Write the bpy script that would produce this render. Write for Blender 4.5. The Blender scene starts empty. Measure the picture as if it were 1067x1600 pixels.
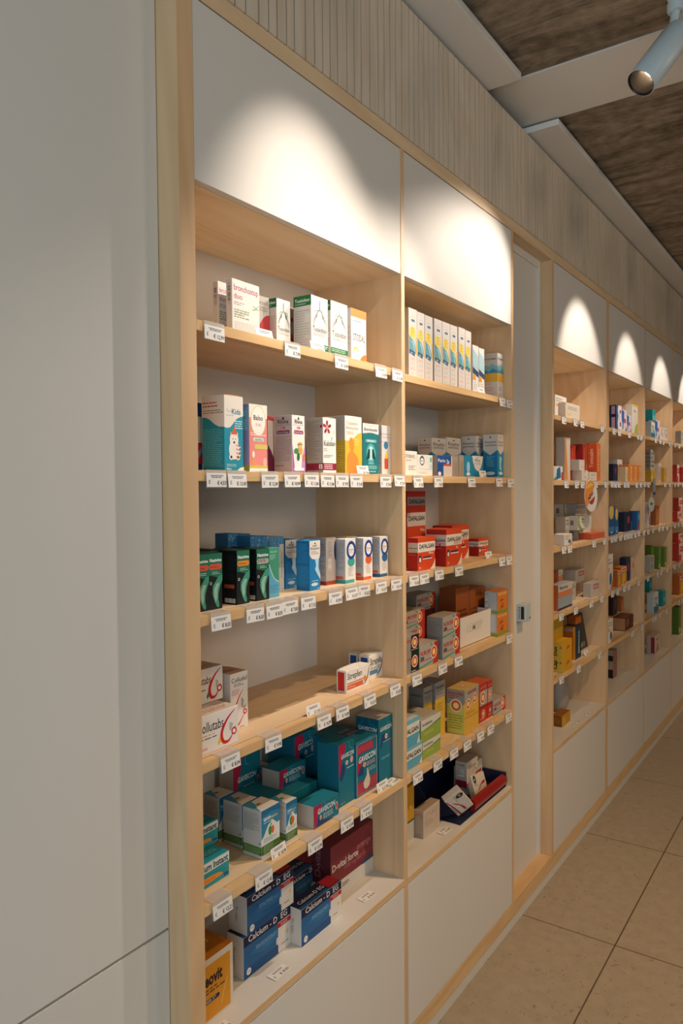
import bpy, bmesh, math, random
from mathutils import Vector, Matrix
random.seed(7)
SC = bpy.context.scene
COL = SC.collection

# ---------------------------------------------------------------- camera
R_ = Vector((0.56938089, -0.82203403, -0.00809065))
U_ = Vector((0.02938068, 0.01051305, 0.99951301))
F_ = Vector((0.82154864, 0.56934132, -0.03013785))
EYE = Vector((0.0, -1.0, 1.58))
camd = bpy.data.cameras.new('camera')
camd.sensor_fit = 'VERTICAL'; camd.sensor_height = 36.0
camd.lens = 36.0 * 1163.9 / 1600.0
camd.clip_start = 0.05
cam = bpy.data.objects.new('camera', camd); COL.objects.link(cam)
m = Matrix((R_, U_, -F_)).transposed().to_4x4(); m.translation = EYE
cam.matrix_world = m
SC.camera = cam

# ---------------------------------------------------------------- light
def srgb(h):
    h = h.lstrip('#'); out = []
    for i in (0, 2, 4):
        c = int(h[i:i+2], 16)/255.0
        out.append(c/12.92 if c <= .04045 else ((c+.055)/1.055)**2.4)
    return out
w = bpy.data.worlds.new('world'); SC.world = w; w.use_nodes = True
w.node_tree.nodes['Background'].inputs[0].default_value = (0.75, 0.86, 1.0, 1)
w.node_tree.nodes['Background'].inputs[1].default_value = 0.05
SC.view_settings.view_transform = 'Standard'
SC.view_settings.look = 'None'
SC.view_settings.gamma = 1.0
SC.view_settings.use_curve_mapping = False
SC.view_settings.exposure = 0.05
WARM = (1.0, 0.66, 0.35)
SPOT = (1.0, 0.86, 0.73)
def area(name, loc, direction, sx, sy, power, color):
    d = bpy.data.lights.new(name, 'AREA'); d.shape = 'RECTANGLE'; d.size = sx; d.size_y = sy
    d.energy = power; d.color = color
    o = bpy.data.objects.new(name, d); COL.objects.link(o); o.location = loc
    o.rotation_euler = Vector(direction).to_track_quat('-Z', 'Y').to_euler()
    return o
# daylight through the shop window behind the camera
area('daylight', (-2.9, -2.0, 1.5), (1, .45, 0.05), 3.2, 2.4, 72, (0.66, 0.87, 1.0))
# general ceiling lamps further out in the shop
for gx, gp in ((2.3, 110), (3.9, 4), (5.5, 20), (7.1, 80)):
    d = bpy.data.lights.new('downlight', 'SPOT'); d.energy = gp; d.color = WARM; d.spot_size = math.radians(104); d.spot_blend = 1.0; d.shadow_soft_size = .035
    o = bpy.data.objects.new('downlight', d); COL.objects.link(o); o.location = (gx, -1.28, 2.8)
    o.rotation_euler = Vector((0, .17, -1)).to_track_quat('-Z', 'Y').to_euler()

for gx, gp in ((.4, 12), (3.2, 14)):
    area('front_fill', (gx, -3.7, 2.55), (0, 1, -.12), .9, .7, gp, (1.0, .80, .60))  # unseen fill panels, added to brighten the slats and fronts

# ---------------------------------------------------------------- materials
MATS = {}
def pmat(key, color, rough=.45, spec=.5, metal=0.0):
    if key in MATS: return MATS[key]
    mt = bpy.data.materials.new(key); mt.use_nodes = True
    b = mt.node_tree.nodes['Principled BSDF']
    b.inputs['Base Color'].default_value = (*color, 1)
    b.inputs['Roughness'].default_value = rough
    b.inputs['Metallic'].default_value = metal
    b.inputs['Specular IOR Level'].default_value = spec
    MATS[key] = mt; return mt
def ink(h): return pmat('card_' + h.lstrip('#'), srgb(h), .5, .35)

def wood(key, c0, c1, axis='Z', scale=1.0):
    mt = bpy.data.materials.new(key); mt.use_nodes = True; nt = mt.node_tree; N = nt.nodes; L = nt.links
    b = N['Principled BSDF']; b.inputs['Roughness'].default_value = .5; b.inputs['Specular IOR Level'].default_value = .3
    geo = N.new('ShaderNodeNewGeometry')
    mp = N.new('ShaderNodeMapping')
    s = {'X': (2.0, 16, 16), 'Y': (16, 2.0, 16), 'Z': (16, 16, 2.0)}[axis]
    mp.inputs['Scale'].default_value = [q*scale for q in s]
    L.new(geo.outputs['Position'], mp.inputs['Vector'])
    n1 = N.new('ShaderNodeTexNoise'); n1.inputs['Scale'].default_value = 1.0; n1.inputs['Detail'].default_value = 5; n1.inputs['Distortion'].default_value = .8; n1.inputs['Roughness'].default_value = .4
    L.new(mp.outputs[0], n1.inputs['Vector'])
    mp2 = N.new('ShaderNodeMapping'); mp2.inputs['Scale'].default_value = [q*.14*scale for q in s]
    L.new(geo.outputs['Position'], mp2.inputs['Vector'])
    wv = N.new('ShaderNodeTexNoise'); wv.inputs['Scale'].default_value = 1.0; wv.inputs['Detail'].default_value = 2; wv.inputs['Distortion'].default_value = 2.5
    L.new(mp2.outputs[0], wv.inputs['Vector'])
    fr = N.new('ShaderNodeMath'); fr.operation = 'MULTIPLY'; fr.inputs[1].default_value = 9; L.new(wv.outputs['Fac'], fr.inputs[0])
    f2 = N.new('ShaderNodeMath'); f2.operation = 'PINGPONG'; f2.inputs[1].default_value = .5; L.new(fr.outputs[0], f2.inputs[0])
    mx = N.new('ShaderNodeMath'); mx.operation = 'ADD'; L.new(n1.outputs['Fac'], mx.inputs[0]); L.new(f2.outputs[0], mx.inputs[1])
    cr = N.new('ShaderNodeValToRGB'); cr.color_ramp.elements[0].position = .35; cr.color_ramp.elements[1].position = 1.0
    cr.color_ramp.elements[0].color = (*srgb(c0), 1); cr.color_ramp.elements[1].color = (*srgb(c1), 1)
    L.new(mx.outputs[0], cr.inputs['Fac']); L.new(cr.outputs['Color'], b.inputs['Base Color'])
    MATS[key] = mt; return mt
W_V = wood('birch_vertical', 'cfa87f', 'dab78e', 'Z')
W_H = wood('birch_along', 'd6b792', 'e1c6a2', 'X')
W_F = wood('birch_soffit_lit', 'e2c8a2', 'ecd8b8', 'X')  # same birch made paler: bounced light put into the soffit's colour
W_E = wood('birch_edge', 'd0a876', 'deba8b', 'X', 2.0)
W_EV = wood('birch_edge_upright', 'c9a878', 'd9bd92', 'Z', 2.0)
W_S = wood('ash_slats', 'c9b9a4', 'd6c8b6', 'Z')
WHITE = pmat('white_lacquer', srgb('d9d5cf'), .38, .4)
WHITE_M = pmat('white_matt', srgb('d6d2cc'), .6, .3)
BACKM = pmat('grey_white_board', srgb('e8e5e1'), .55, .3)
GROOVE = pmat('dark_groove', srgb('33271b'), .8, .1)
PLINTH = pmat('pale_skirting', srgb('d6cfc4'), .5, .3)
STRIP = pmat('white_plaster', srgb('e4e2de'), .7, .2)
TRACKM = pmat('white_metal', srgb('b4c2c8'), .4, .5)
DARKM = pmat('black_plastic', srgb('15120f'), .4, .5)
REFL = pmat('lamp_reflector', srgb('6a5c4c'), .3, .5, .7)
CARD = pmat('paper_card', srgb('e9e6e3'), .55, .3)
SIGN = pmat('black_print', srgb('26262a'), .6, .2)
GREYP = pmat('grey_print', srgb('77777b'), .6, .2)
def clear_mat():
    mt = bpy.data.materials.new('clear_plastic'); mt.use_nodes = True; nt = mt.node_tree
    b = nt.nodes['Principled BSDF']; b.inputs['Base Color'].default_value = (.8, .76, .72, 1)
    b.inputs['Roughness'].default_value = .15; b.inputs['Alpha'].default_value = .35
    MATS['clear_plastic'] = mt; return mt
CLEAR = clear_mat()
def glow_mat():
    mt = bpy.data.materials.new('lamp_light'); mt.use_nodes = True
    b = mt.node_tree.nodes['Principled BSDF']
    b.inputs['Emission Color'].default_value = (1, .86, .7, 1); b.inputs['Emission Strength'].default_value = 12
    MATS['lamp_light'] = mt; return mt
GLOW = glow_mat()

def concrete_mat():
    mt = bpy.data.materials.new('rough_concrete'); mt.use_nodes = True; nt = mt.node_tree; N = nt.nodes; L = nt.links
    b = N['Principled BSDF']; b.inputs['Roughness'].default_value = .9; b.inputs['Specular IOR Level'].default_value = .15
    geo = N.new('ShaderNodeNewGeometry')
    mp = N.new('ShaderNodeMapping'); mp.inputs['Scale'].default_value = (8, 2.2, 4); mp.inputs['Rotation'].default_value = (0, 0, .03)
    L.new(geo.outputs['Position'], mp.inputs['Vector'])
    n1 = N.new('ShaderNodeTexNoise'); n1.inputs['Scale'].default_value = 1; n1.inputs['Detail'].default_value = 8; n1.inputs['Roughness'].default_value = .72; n1.inputs['Distortion'].default_value = 1.1
    L.new(mp.outputs[0], n1.inputs['Vector'])
    n2 = N.new('ShaderNodeTexNoise'); n2.inputs['Scale'].default_value = 22; n2.inputs['Detail'].default_value = 6
    L.new(geo.outputs['Position'], n2.inputs['Vector'])
    ad = N.new('ShaderNodeMath'); ad.operation = 'MULTIPLY_ADD'; ad.inputs[1].default_value = .35; L.new(n2.outputs['Fac'], ad.inputs[0]); L.new(n1.outputs['Fac'], ad.inputs[2])
    cr = N.new('ShaderNodeValToRGB'); e = cr.color_ramp.elements
    e[0].position = .48; e[0].color = (*srgb('5c5247'), 1); e[1].position = .82; e[1].color = (*srgb('b0a08c'), 1)
    m_ = e.new(.64); m_.color = (*srgb('8a7d6c'), 1)
    L.new(ad.outputs[0], cr.inputs['Fac']); L.new(cr.outputs['Color'], b.inputs['Base Color'])
    bp = N.new('ShaderNodeBump'); bp.inputs['Strength'].default_value = .6; bp.inputs['Distance'].default_value = .02
    L.new(ad.outputs[0], bp.inputs['Height']); L.new(bp.outputs[0], b.inputs['Normal'])
    MATS['rough_concrete'] = mt; return mt
CONC = concrete_mat()

def floor_mat():
    mt = bpy.data.materials.new('stone_tiles'); mt.use_nodes = True; nt = mt.node_tree; N = nt.nodes; L = nt.links
    b = N['Principled BSDF']; b.inputs['Roughness'].default_value = .42; b.inputs['Specular IOR Level'].default_value = .35
    geo = N.new('ShaderNodeNewGeometry'); sp = N.new('ShaderNodeSeparateXYZ'); L.new(geo.outputs['Position'], sp.inputs[0])
    def joint(sock, off):
        a = N.new('ShaderNodeMath'); a.operation = 'ADD'; a.inputs[1].default_value = off; L.new(sock, a.inputs[0])
        p = N.new('ShaderNodeMath'); p.operation = 'PINGPONG'; p.inputs[1].default_value = .3975; L.new(a.outputs[0], p.inputs[0])
        g = N.new('ShaderNodeMath'); g.operation = 'LESS_THAN'; g.inputs[1].default_value = .0022; L.new(p.outputs[0], g.inputs[0]); return g
    jx = joint(sp.outputs['X'], -2.605 + .795*10); jy = joint(sp.outputs['Y'], .328 + .795*10)
    mx = N.new('ShaderNodeMath'); mx.operation = 'MAXIMUM'; L.new(jx.outputs[0], mx.inputs[0]); L.new(jy.outputs[0], mx.inputs[1])
    n1 = N.new('ShaderNodeTexNoise'); n1.inputs['Scale'].default_value = 22; n1.inputs['Detail'].default_value = 9; L.new(geo.outputs['Position'], n1.inputs['Vector'])
    cr = N.new('ShaderNodeValToRGB'); e = cr.color_ramp.elements
    e[0].position = .3; e[0].color = (*srgb('a69885'), 1); e[1].position = .75; e[1].color = (*srgb('b1a38f'), 1)
    L.new(n1.outputs['Fac'], cr.inputs['Fac'])
    n2 = N.new('ShaderNodeTexNoise'); n2.inputs['Scale'].default_value = 62; n2.inputs['Detail'].default_value = 3; n2.inputs['Distortion'].default_value = 1.2; L.new(geo.outputs['Position'], n2.inputs['Vector'])
    c2 = N.new('ShaderNodeValToRGB'); c2.color_ramp.elements[0].position = .63; c2.color_ramp.elements[0].color = (1, 1, 1, 1); c2.color_ramp.elements[1].position = .69; c2.color_ramp.elements[1].color = (.72, .66, .6, 1)
    L.new(n2.outputs['Fac'], c2.inputs['Fac'])
    mu = N.new('ShaderNodeMix'); mu.data_type = 'RGBA'; mu.blend_type = 'MULTIPLY'; mu.inputs[0].default_value = 1
    L.new(cr.outputs['Color'], mu.inputs[6]); L.new(c2.outputs['Color'], mu.inputs[7])
    mj = N.new('ShaderNodeMix'); mj.data_type = 'RGBA'; L.new(mx.outputs[0], mj.inputs[0]); L.new(mu.outputs[2], mj.inputs[6]); mj.inputs[7].default_value = (*srgb('5c4a38'), 1)
    L.new(mj.outputs[2], b.inputs['Base Color'])
    MATS['stone_tiles'] = mt; return mt
FLOORM = floor_mat()

# ---------------------------------------------------------------- mesh helpers
def tag(o, label=None, cat=None, group=None, kind=None):
    if label: o['label'] = label
    if cat: o['category'] = cat
    if group: o['group'] = group
    if kind: o['kind'] = kind
    return o
def empty(name, loc, rz=0):
    o = bpy.data.objects.new(name, None); o.empty_display_size = .05
    COL.objects.link(o); o.location = loc; o.rotation_euler = (0, 0, rz); return o
class MB:
    """collects shapes for ONE mesh object"""
    def __init__(s): s.v = []; s.f = []; s.m = []; s.mats = []; s.smooth = []
    def mi(s, mat):
        if mat not in s.mats: s.mats.append(mat)
        return s.mats.index(mat)
    def poly(s, pts, mat, smooth=False):
        k = len(s.v); s.v += [tuple(p) for p in pts]; s.f.append(tuple(range(k, k+len(pts)))); s.m.append(s.mi(mat)); s.smooth.append(smooth)
    def faces(s, verts, faces, mat, smooth=False):
        k = len(s.v); s.v += [tuple(p) for p in verts]; i = s.mi(mat)
        for f in faces: s.f.append(tuple(k+q for q in f)); s.m.append(i); s.smooth.append(smooth)
    def box(s, a, b, mat, bev=0.0):
        x0, y0, z0 = a; x1, y1, z1 = b
        if bev <= 0:
            V = [(x0,y0,z0),(x1,y0,z0),(x1,y1,z0),(x0,y1,z0),(x0,y0,z1),(x1,y0,z1),(x1,y1,z1),(x0,y1,z1)]
            s.faces(V, [(3,2,1,0),(4,5,6,7),(0,1,5,4),(1,2,6,5),(2,3,7,6),(3,0,4,7)], mat); return
        bm = bmesh.new(); bmesh.ops.create_cube(bm, size=1)
        for v in bm.verts: v.co = Vector(((x0+x1)/2+v.co.x*(x1-x0), (y0+y1)/2+v.co.y*(y1-y0), (z0+z1)/2+v.co.z*(z1-z0)))
        bmesh.ops.bevel(bm, geom=bm.edges[:], offset=bev, segments=2, profile=.6, affect='EDGES')
        bm.verts.index_update()
        s.faces([v.co[:] for v in bm.verts], [[v.index for v in f.verts] for f in bm.faces], mat); bm.free()
    def lathe(s, prof, mat, origin, axis, n=32, smooth=True):
        """prof: (radius, distance along axis)"""
        ax = Vector(axis).normalized(); t = ax.orthogonal().normalized(); b = ax.cross(t); o = Vector(origin)
        V = []; F = []
        for r, h in prof:
            for k in range(n):
                a = 2*math.pi*k/n
                V.append(tuple(o + ax*h + (t*math.cos(a) + b*math.sin(a))*r))
        for i in range(len(prof)-1):
            for k in range(n):
                k2 = (k+1) % n; F.append((i*n+k, i*n+k2, (i+1)*n+k2, (i+1)*n+k))
        s.faces(V, F, mat, smooth)
    def build(s, name, parent=None, loc=None):
        me = bpy.data.meshes.new(name); me.from_pydata(s.v, [], s.f)
        for q in s.mats: me.materials.append(q)
        me.polygons.foreach_set('material_index', s.m); me.polygons.foreach_set('use_smooth', s.smooth)
        me.update()
        o = bpy.data.objects.new(name, me); COL.objects.link(o)
        if parent is not None: o.parent = parent
        if loc: o.location = loc
        return o
def bx(name, a, b, mat, parent=None, bev=0.0, off=(0,0,0)):
    """box given in world coordinates, under a parent standing at off"""
    q = MB(); q.box([a[i]-off[i] for i in range(3)], [b[i]-off[i] for i in range(3)], mat, bev); return q.build(name, parent)

# lettering: glyph outlines as triangles, cached
GL = {}
def glyphs(s, bold=0.0):
    k = (s, bold)
    if k in GL: return GL[k]
    cu = bpy.data.curves.new('t', 'FONT'); cu.body = s; cu.size = 1; cu.resolution_u = 2; cu.offset = bold; cu.fill_mode = 'FRONT'
    ob = bpy.data.objects.new('t', cu); COL.objects.link(ob)
    dg = bpy.context.evaluated_depsgraph_get(); ev = ob.evaluated_get(dg); me = ev.to_mesh()
    V = [(v.co.x, v.co.y) for v in me.vertices]; F = [tuple(p.vertices) for p in me.polygons]
    ev.to_mesh_clear(); bpy.data.objects.remove(ob); bpy.data.curves.remove(cu)
    if V:
        x0 = min(v[0] for v in V); x1 = max(v[0] for v in V); y1 = max(v[1] for v in V); V = [(v[0]-x0, v[1]) for v in V]
        GL[k] = (V, F, x1-x0, max(.7, y1))
    else: GL[k] = (V, F, 1, .7)
    return GL[k]

class Art:
    """a printed carton; face coordinates run 0..1 left to right and bottom to top as seen from outside"""
    def __init__(s, w, d, h, front, left=None, top=None, rest=None, bev=.0008):
        s.w, s.d, s.h = w, d, h; s.mb = MB(); s.k = 0
        q = s.mb; b = bev
        left = left or front; top = top or front; rest = rest or left
        bm = bmesh.new(); bmesh.ops.create_cube(bm, size=1)
        for v in bm.verts: v.co = Vector((w*(v.co.x+.5), d*(v.co.y+.5), h*(v.co.z+.5)))
        bmesh.ops.bevel(bm, geom=bm.edges[:], offset=b, segments=1, affect='EDGES')
        bm.verts.index_update(); k = len(q.v); q.v += [v.co[:] for v in bm.verts]
        for f in bm.faces:
            n = f.normal
            c = front if n.y < -.8 else left if n.x < -.8 else top if n.z > .8 else rest
            if max(abs(n.x), abs(n.y), abs(n.z)) < .8: c = front if n.y < -.3 else left
            q.f.append(tuple(k+v.index for v in f.verts)); q.m.append(q.mi(ink(c))); q.smooth.append(False)
        bm.free()
    def P(s, f, x, y, e):
        if f == 'F': return (x*s.w, -e, y*s.h)
        if f == 'L': return (-e, s.d*(1-x), y*s.h)
        return (x*s.w, y*s.d, s.h+e)
    def size(s, f): return {'F': (s.w, s.h), 'L': (s.d, s.h), 'T': (s.w, s.d)}[f]
    def e(s): s.k += 1; return .00012 + .00003*s.k
    def poly(s, f, pts, c):
        for ax, lim, sg in ((0, 0, 1), (0, 1, -1), (1, 0, 1), (1, 1, -1)):       # keep the print on its face
            out = []
            for i in range(len(pts)):
                p, q = pts[i-1], pts[i]; dp, dq = sg*(p[ax]-lim), sg*(q[ax]-lim)
                if dp*dq < 0: t = dp/(dp-dq); out.append((p[0]+t*(q[0]-p[0]), p[1]+t*(q[1]-p[1])))
                if dq >= 0: out.append(q)
            pts = out
            if len(pts) < 3: return
        e = s.e(); s.mb.poly([s.P(f, x, y, e) for x, y in pts], ink(c))
    def rect(s, f, x0, y0, x1, y1, c): s.poly(f, [(x0,y0),(x1,y0),(x1,y1),(x0,y1)], c)
    def ell(s, f, cx, cy, rx, ry, c, n=28, a0=0, a1=360):
        """rx, ry in metres"""
        W, H = s.size(f)
        s.poly(f, [(cx+rx/W*math.cos(math.radians(a0+(a1-a0)*k/n)), cy+ry/H*math.sin(math.radians(a0+(a1-a0)*k/n))) for k in range(n+(a1-a0 < 360))], c)
    def lozenge(s, f, x0, y0, x1, y1, c):
        W, H = s.size(f); r = (y1-y0)/2; rx = r*H/W; pts = []
        for k in range(9): a = math.radians(-90+180*k/8); pts.append((x1-rx+rx*math.cos(a), (y0+y1)/2+r*math.sin(a)))
        for k in range(9): a = math.radians(90+180*k/8); pts.append((x0+rx+rx*math.cos(a), (y0+y1)/2+r*math.sin(a)))
        s.poly(f, pts, c)
    def text(s, f, t, x, y, w, c, hmax=None, bold=.0, skew=0, st=1.0):
        V, F, tw, th = glyphs(t, bold); W, H = s.size(f)
        sx = w*W/tw; sy = sx*st
        if hmax and sy*th > hmax*H: sy = hmax*H/th
        if sy < sx*.62: sx = sy/.62
        e = s.e()
        s.mb.faces([s.P(f, x+(a*sx+b*sy*skew)/W, y+b*sy/H, e) for a, b in V], F, ink(c))
    def vtext(s, f, t, x, y, h, c, bold=.0):
        V, F, tw, th = glyphs(t, bold); W, H = s.size(f); q = h*H/tw; e = s.e()
        s.mb.faces([s.P(f, x-b*q/W, y+a*q/H, e) for a, b in V], F, ink(c))
    def lines(s, f, x0, y0, x1, y1, n, c, fill=.42):
        W, H = s.size(f); e = s.e(); st = (y1-y0)/n; i = ink(c)
        for k in range(n):
            y = y1-(k+.7)*st; x = x0; end = x1-(x1-x0)*random.choice((0, 0, .05, .12, .35))
            while x < end-.01:
                l = min(random.uniform(.05, .16), end-x)
                s.mb.poly([s.P(f, p, q_, e) for p, q_ in ((x,y),(x+l,y),(x+l,y+st*fill),(x,y+st*fill))], i); x += l+.025
    def barcode(s, f, x0, y0, x1, y1, vert=False, c='2a2422'):
        s.rect(f, x0, y0, x1, y1, 'e8e2da'); e = s.e(); n = 16; i = ink(c)
        for k in range(n):
            a = (k+.15)/n; b = a+random.choice((.25, .4, .6))/n
            if vert: r = (x0+(x1-x0)*.1, y0+(y1-y0)*a, x1-(x1-x0)*.1, y0+(y1-y0)*b)
            else: r = (x0+(x1-x0)*a, y0+(y1-y0)*.15, x0+(x1-x0)*b, y1)
            s.mb.poly([s.P(f, p, q, e) for p, q in ((r[0],r[1]),(r[2],r[1]),(r[2],r[3]),(r[0],r[3]))], i)
    def curve(s, f, pts, width, c):
        """stroke through points (face units); width metres, may be a (start,end) taper"""
        W, H = s.size(f); P_ = [Vector((x*W, y*H)) for x, y in pts]; n = 20; Q = []
        for k in range(n+1):                     # Catmull-Rom
            t = k/n*(len(P_)-1); i = min(int(t), len(P_)-2); u = t-i
            p0 = P_[max(i-1, 0)]; p1 = P_[i]; p2 = P_[i+1]; p3 = P_[min(i+2, len(P_)-1)]
            Q.append(.5*((2*p1)+(p2-p0)*u+(2*p0-5*p1+4*p2-p3)*u*u+(3*p1-p0-3*p2+p3)*u**3))
        wa, wb = width if isinstance(width, tuple) else (width, width); e = s.e(); i_ = ink(c); prev = None
        for k in range(n+1):
            d = (Q[min(k+1, n)]-Q[max(k-1, 0)]); d = d.normalized() if d.length > 0 else Vector((1, 0)); nn = Vector((-d.y, d.x))
            ww = (wa+(wb-wa)*math.sin(math.pi*k/n))/2 if isinstance(width, tuple) else wa/2
            a, b = Q[k]+nn*ww, Q[k]-nn*ww
            if prev: s.mb.poly([s.P(f, q.x/W, q.y/H, e) for q in (prev[0], prev[1], b, a)], i_)
            prev = (a, b)

# ---------------------------------------------------------------- printed cartons, one function per kind
WH='dcd8d2'; GR='8d8a86'; DK='2b2826'
def a_broncho(w,d,h,c):
    A=Art(w,d,h,WH,'d9cfc4'); A.text('F','bronchostop',.06,.8,.88,'a8325c',.16,.008,0,1.25); A.text('F','duo',.06,.65,.3,'a8325c',.13)
    A.lines('F',.06,.53,.45,.6,2,GR); A.curve('F',[(.72,.52),(.85,.55),(.95,.62)],.0015,'5f9a5b'); A.curve('F',[(.75,.6),(.86,.56),(.95,.54)],.0015,'5f9a5b')
    A.lines('F',.06,.3,.6,.47,4,'7a8a5a'); A.lines('F',.06,.08,.9,.25,6,'c3bcb6'); A.barcode('L',.2,.55,.85,.93,True); A.rect('L',.2,.06,.8,.1,'8a7a70'); return A
def a_redwave(w,d,h,c):
    A=Art(w,d,h,'a9a49c','9a948c'); A.text('F','Brontil',.2,.84,.7,'6d6862',.12); A.lines('F',.2,.7,.9,.8,2,'7c7770')
    A.poly('F',[(0,0),(1,0),(1,.66),(.8,.65),(.55,.58),(.3,.45),(0,.4)],'9a2f33'); A.lines('F',.45,.1,.85,.28,3,'e0c8c0'); return A
def a_redwave2(w,d,h,c):
    A=Art(w,d,h,'9a8f84'); A.ell('F',.5,.75,.004,.006,'8a2a2c'); A.poly('F',[(.1,.3),(.9,.3),(.5,.5)],'8a2a2c'); return A
def a_tussi(w,d,h,c):
    A=Art(w,d,h,'dcd9d4','d0cbc5'); g='1d6b3a'
    A.rect('L',0,.82,1,1,g); A.text('L','Tussioban',.08,.89,.84,'e8f0e8',.07,.01); A.lines('L',.1,.84,.7,.87,1,'b8d8c0'); A.lines('L',.08,.12,.92,.76,14,'b5aea6')
    A.rect('F',0,.0,1,.175,g); A.lines('F',.05,.1,.95,.16,2,'b8d8c0'); A.text('F','Tussioban',.08,.38,.84,DK,.1,0,0,1.2); A.lines('F',.12,.3,.85,.36,2,'a5a09a')
    A.curve('F',[(.5,.93),(.5,.8),(.5,.76)],.0018,g)
    for sx in (-1,1):
        A.curve('F',[(.5,.77),(.5+sx*.12,.72),(.5+sx*.2,.62)],.0014,g); A.curve('F',[(.5+sx*.06,.75),(.5+sx*.24,.74),(.5+sx*.3,.68)],.0008,'3c4a40')
        for k in range(6): A.curve('F',[(.5+sx*.13,.71-.012*k),(.5+sx*(.22+.03*k),.70-.03*k),(.5+sx*(.2+.035*k),.62-.035*k)],.0005,'4a564e')
    return A
def a_stodal(w,d,h,c):
    A=Art(w,d,h,'dcd8d3','c6c1bd'); A.rect('F',0,.85,1,1,'e8822e'); A.lines('F',.15,.76,.9,.8,1,'6a8ac0'); A.text('F','STODAL',.12,.42,.78,'34343a',.2,0,0,1.7)
    A.ell('F',.3,.22,.012,.012,'f0c84a',a0=0,a1=180); A.ell('F',.3,.22,.006,.006,'e8e4df',a0=0,a1=180)
    A.poly('F',[(1,0),(1,.2),(.8,.18),(.62,.12),(.5,0)],'e8762a'); A.lines('L',.1,.3,.9,.9,6,'b8b2ae'); return A
def a_bluepink(w,d,h,c):
    A=Art(w,d,h,'24427e'); A.rect('F',0,.42,1,.8,'d8d4d0'); A.rect('F',0,.12,1,.4,'b8364e'); A.poly('F',[(.2,.15),(1,.3),(1,.38),(.2,.25)],'7a9ac0'); return A
def a_bear(w,d,h,c):
    t='1f8fa6'; A=Art(w,d,h,t,t,'c98a4a')
    wv=lambda pts,f:A.poly(f,pts,'e4dcd2')
    wv([(0,1),(0,.72),(.15,.72),(.35,.69),(.55,.63),(.75,.59),(1,.58),(1,1)],'L'); A.lines('L',.05,.84,.7,.93,2,'b86048'); A.lines('L',.05,.76,.95,.82,2,'8a7a70')
    A.lines('L',.06,.06,.94,.57,20,'6fb8c2',.35)
    wv([(0,1),(0,.58),(.12,.57),(.3,.58),(.45,.63),(.65,.7),(.85,.73),(1,.74),(1,1)],'F')
    A.text('F','Toux',.1,.78,.33,'9aa6ac',.1); A.text('F','Kids',.4,.76,.46,'1d7090',.12,.02); A.lines('F',.1,.73,.5,.745,1,'8a8a88'); A.lines('F',.55,.56,.95,.68,4,'bfe0e4',.5)
    b='ece6de'; A.ell('F',.5,.29,.0150,.0200,b); A.ell('F',.5,.42,.0125,.0160,b); A.ell('F',.36,.50,.003,.003,b); A.ell('F',.66,.5,.003,.003,b)
    A.ell('F',.34,.19,.006,.006,b); A.ell('F',.7,.19,.006,.006,b); A.ell('F',.34,.19,.003,.003,'2f2f33'); A.ell('F',.7,.19,.003,.003,'2f2f33')
    A.poly('F',[(.34,.5),(.66,.5),(.52,.6)],'d2643c'); A.rect('F',.33,.49,.67,.515,'d2643c'); A.ell('F',.5,.385,.003,.0022,DK); A.ell('F',.43,.43,.0012,.0012,DK); A.ell('F',.57,.43,.0012,.0012,DK)
    for k in range(7): A.poly('F',[(.6,.36-k*.026),(.72,.345-k*.026),(.84,.36-k*.026),(.84,.347-k*.026),(.72,.332-k*.026),(.6,.347-k*.026)],'d2543c' if k%2==0 else 'efe8e0')
    A.text('F','180ml',.08,.02,.24,'e8f4f4',.03,.01); A.lines('F',.1,.06,.6,.1,2,'bfe0e4'); A.poly('F',[(.6,0),(1,0),(1,.06),(.8,.05)],'e4dcd2'); return A
def a_balso(w,d,h,c):
    p='e58a84'; A=Art(w,d,h,p,'b79ac0'); A.rect('F',0,.8,1,1,'ece4da'); A.rect('F',0,0,1,.06,'ece4da'); A.ell('F',.5,.76,.0235,.032,'d9cf8e'); A.ell('F',.5,.76,.0215,.030,'f0ebe2')
    A.text('F','Balso',.24,.77,.52,DK,.09,.02); A.text('F','Kids',.36,.68,.28,'e07a80',.07,.01); A.lines('F',.08,.53,.92,.59,2,'f4d8d4',.5); A.lozenge('F',.2,.455,.8,.51,'c9d6cc'); A.text('F','vanille',.3,.465,.4,'4a7a6a',.035,.01)
    A.rect('F',.3,.34,1,.41,'d6c86a'); A.rect('F',0,.06,1,.1,'c9c05a'); A.rect('F',.16,.08,.26,.22,'e0a04a'); A.ell('F',.21,.26,.004,.007,'f4ead8'); A.ell('F',.85,.15,.006,.009,'efb6a6')
    A.rect('L',0,.6,1,.95,'9fb4c8'); A.lines('L',.1,.62,.9,.9,7,'d8dfe6'); A.rect('L',0,0,1,.1,'b9b04a'); return A
def a_wine(w,d,h,c):
    A=Art(w,d,h,'b9a99c'); A.rect('F',0,.93,1,1,'a02a34'); A.poly('F',[(0,0),(1,0),(1,.25),(.5,.4),(0,.5)],'5c1630'); return A
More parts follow.
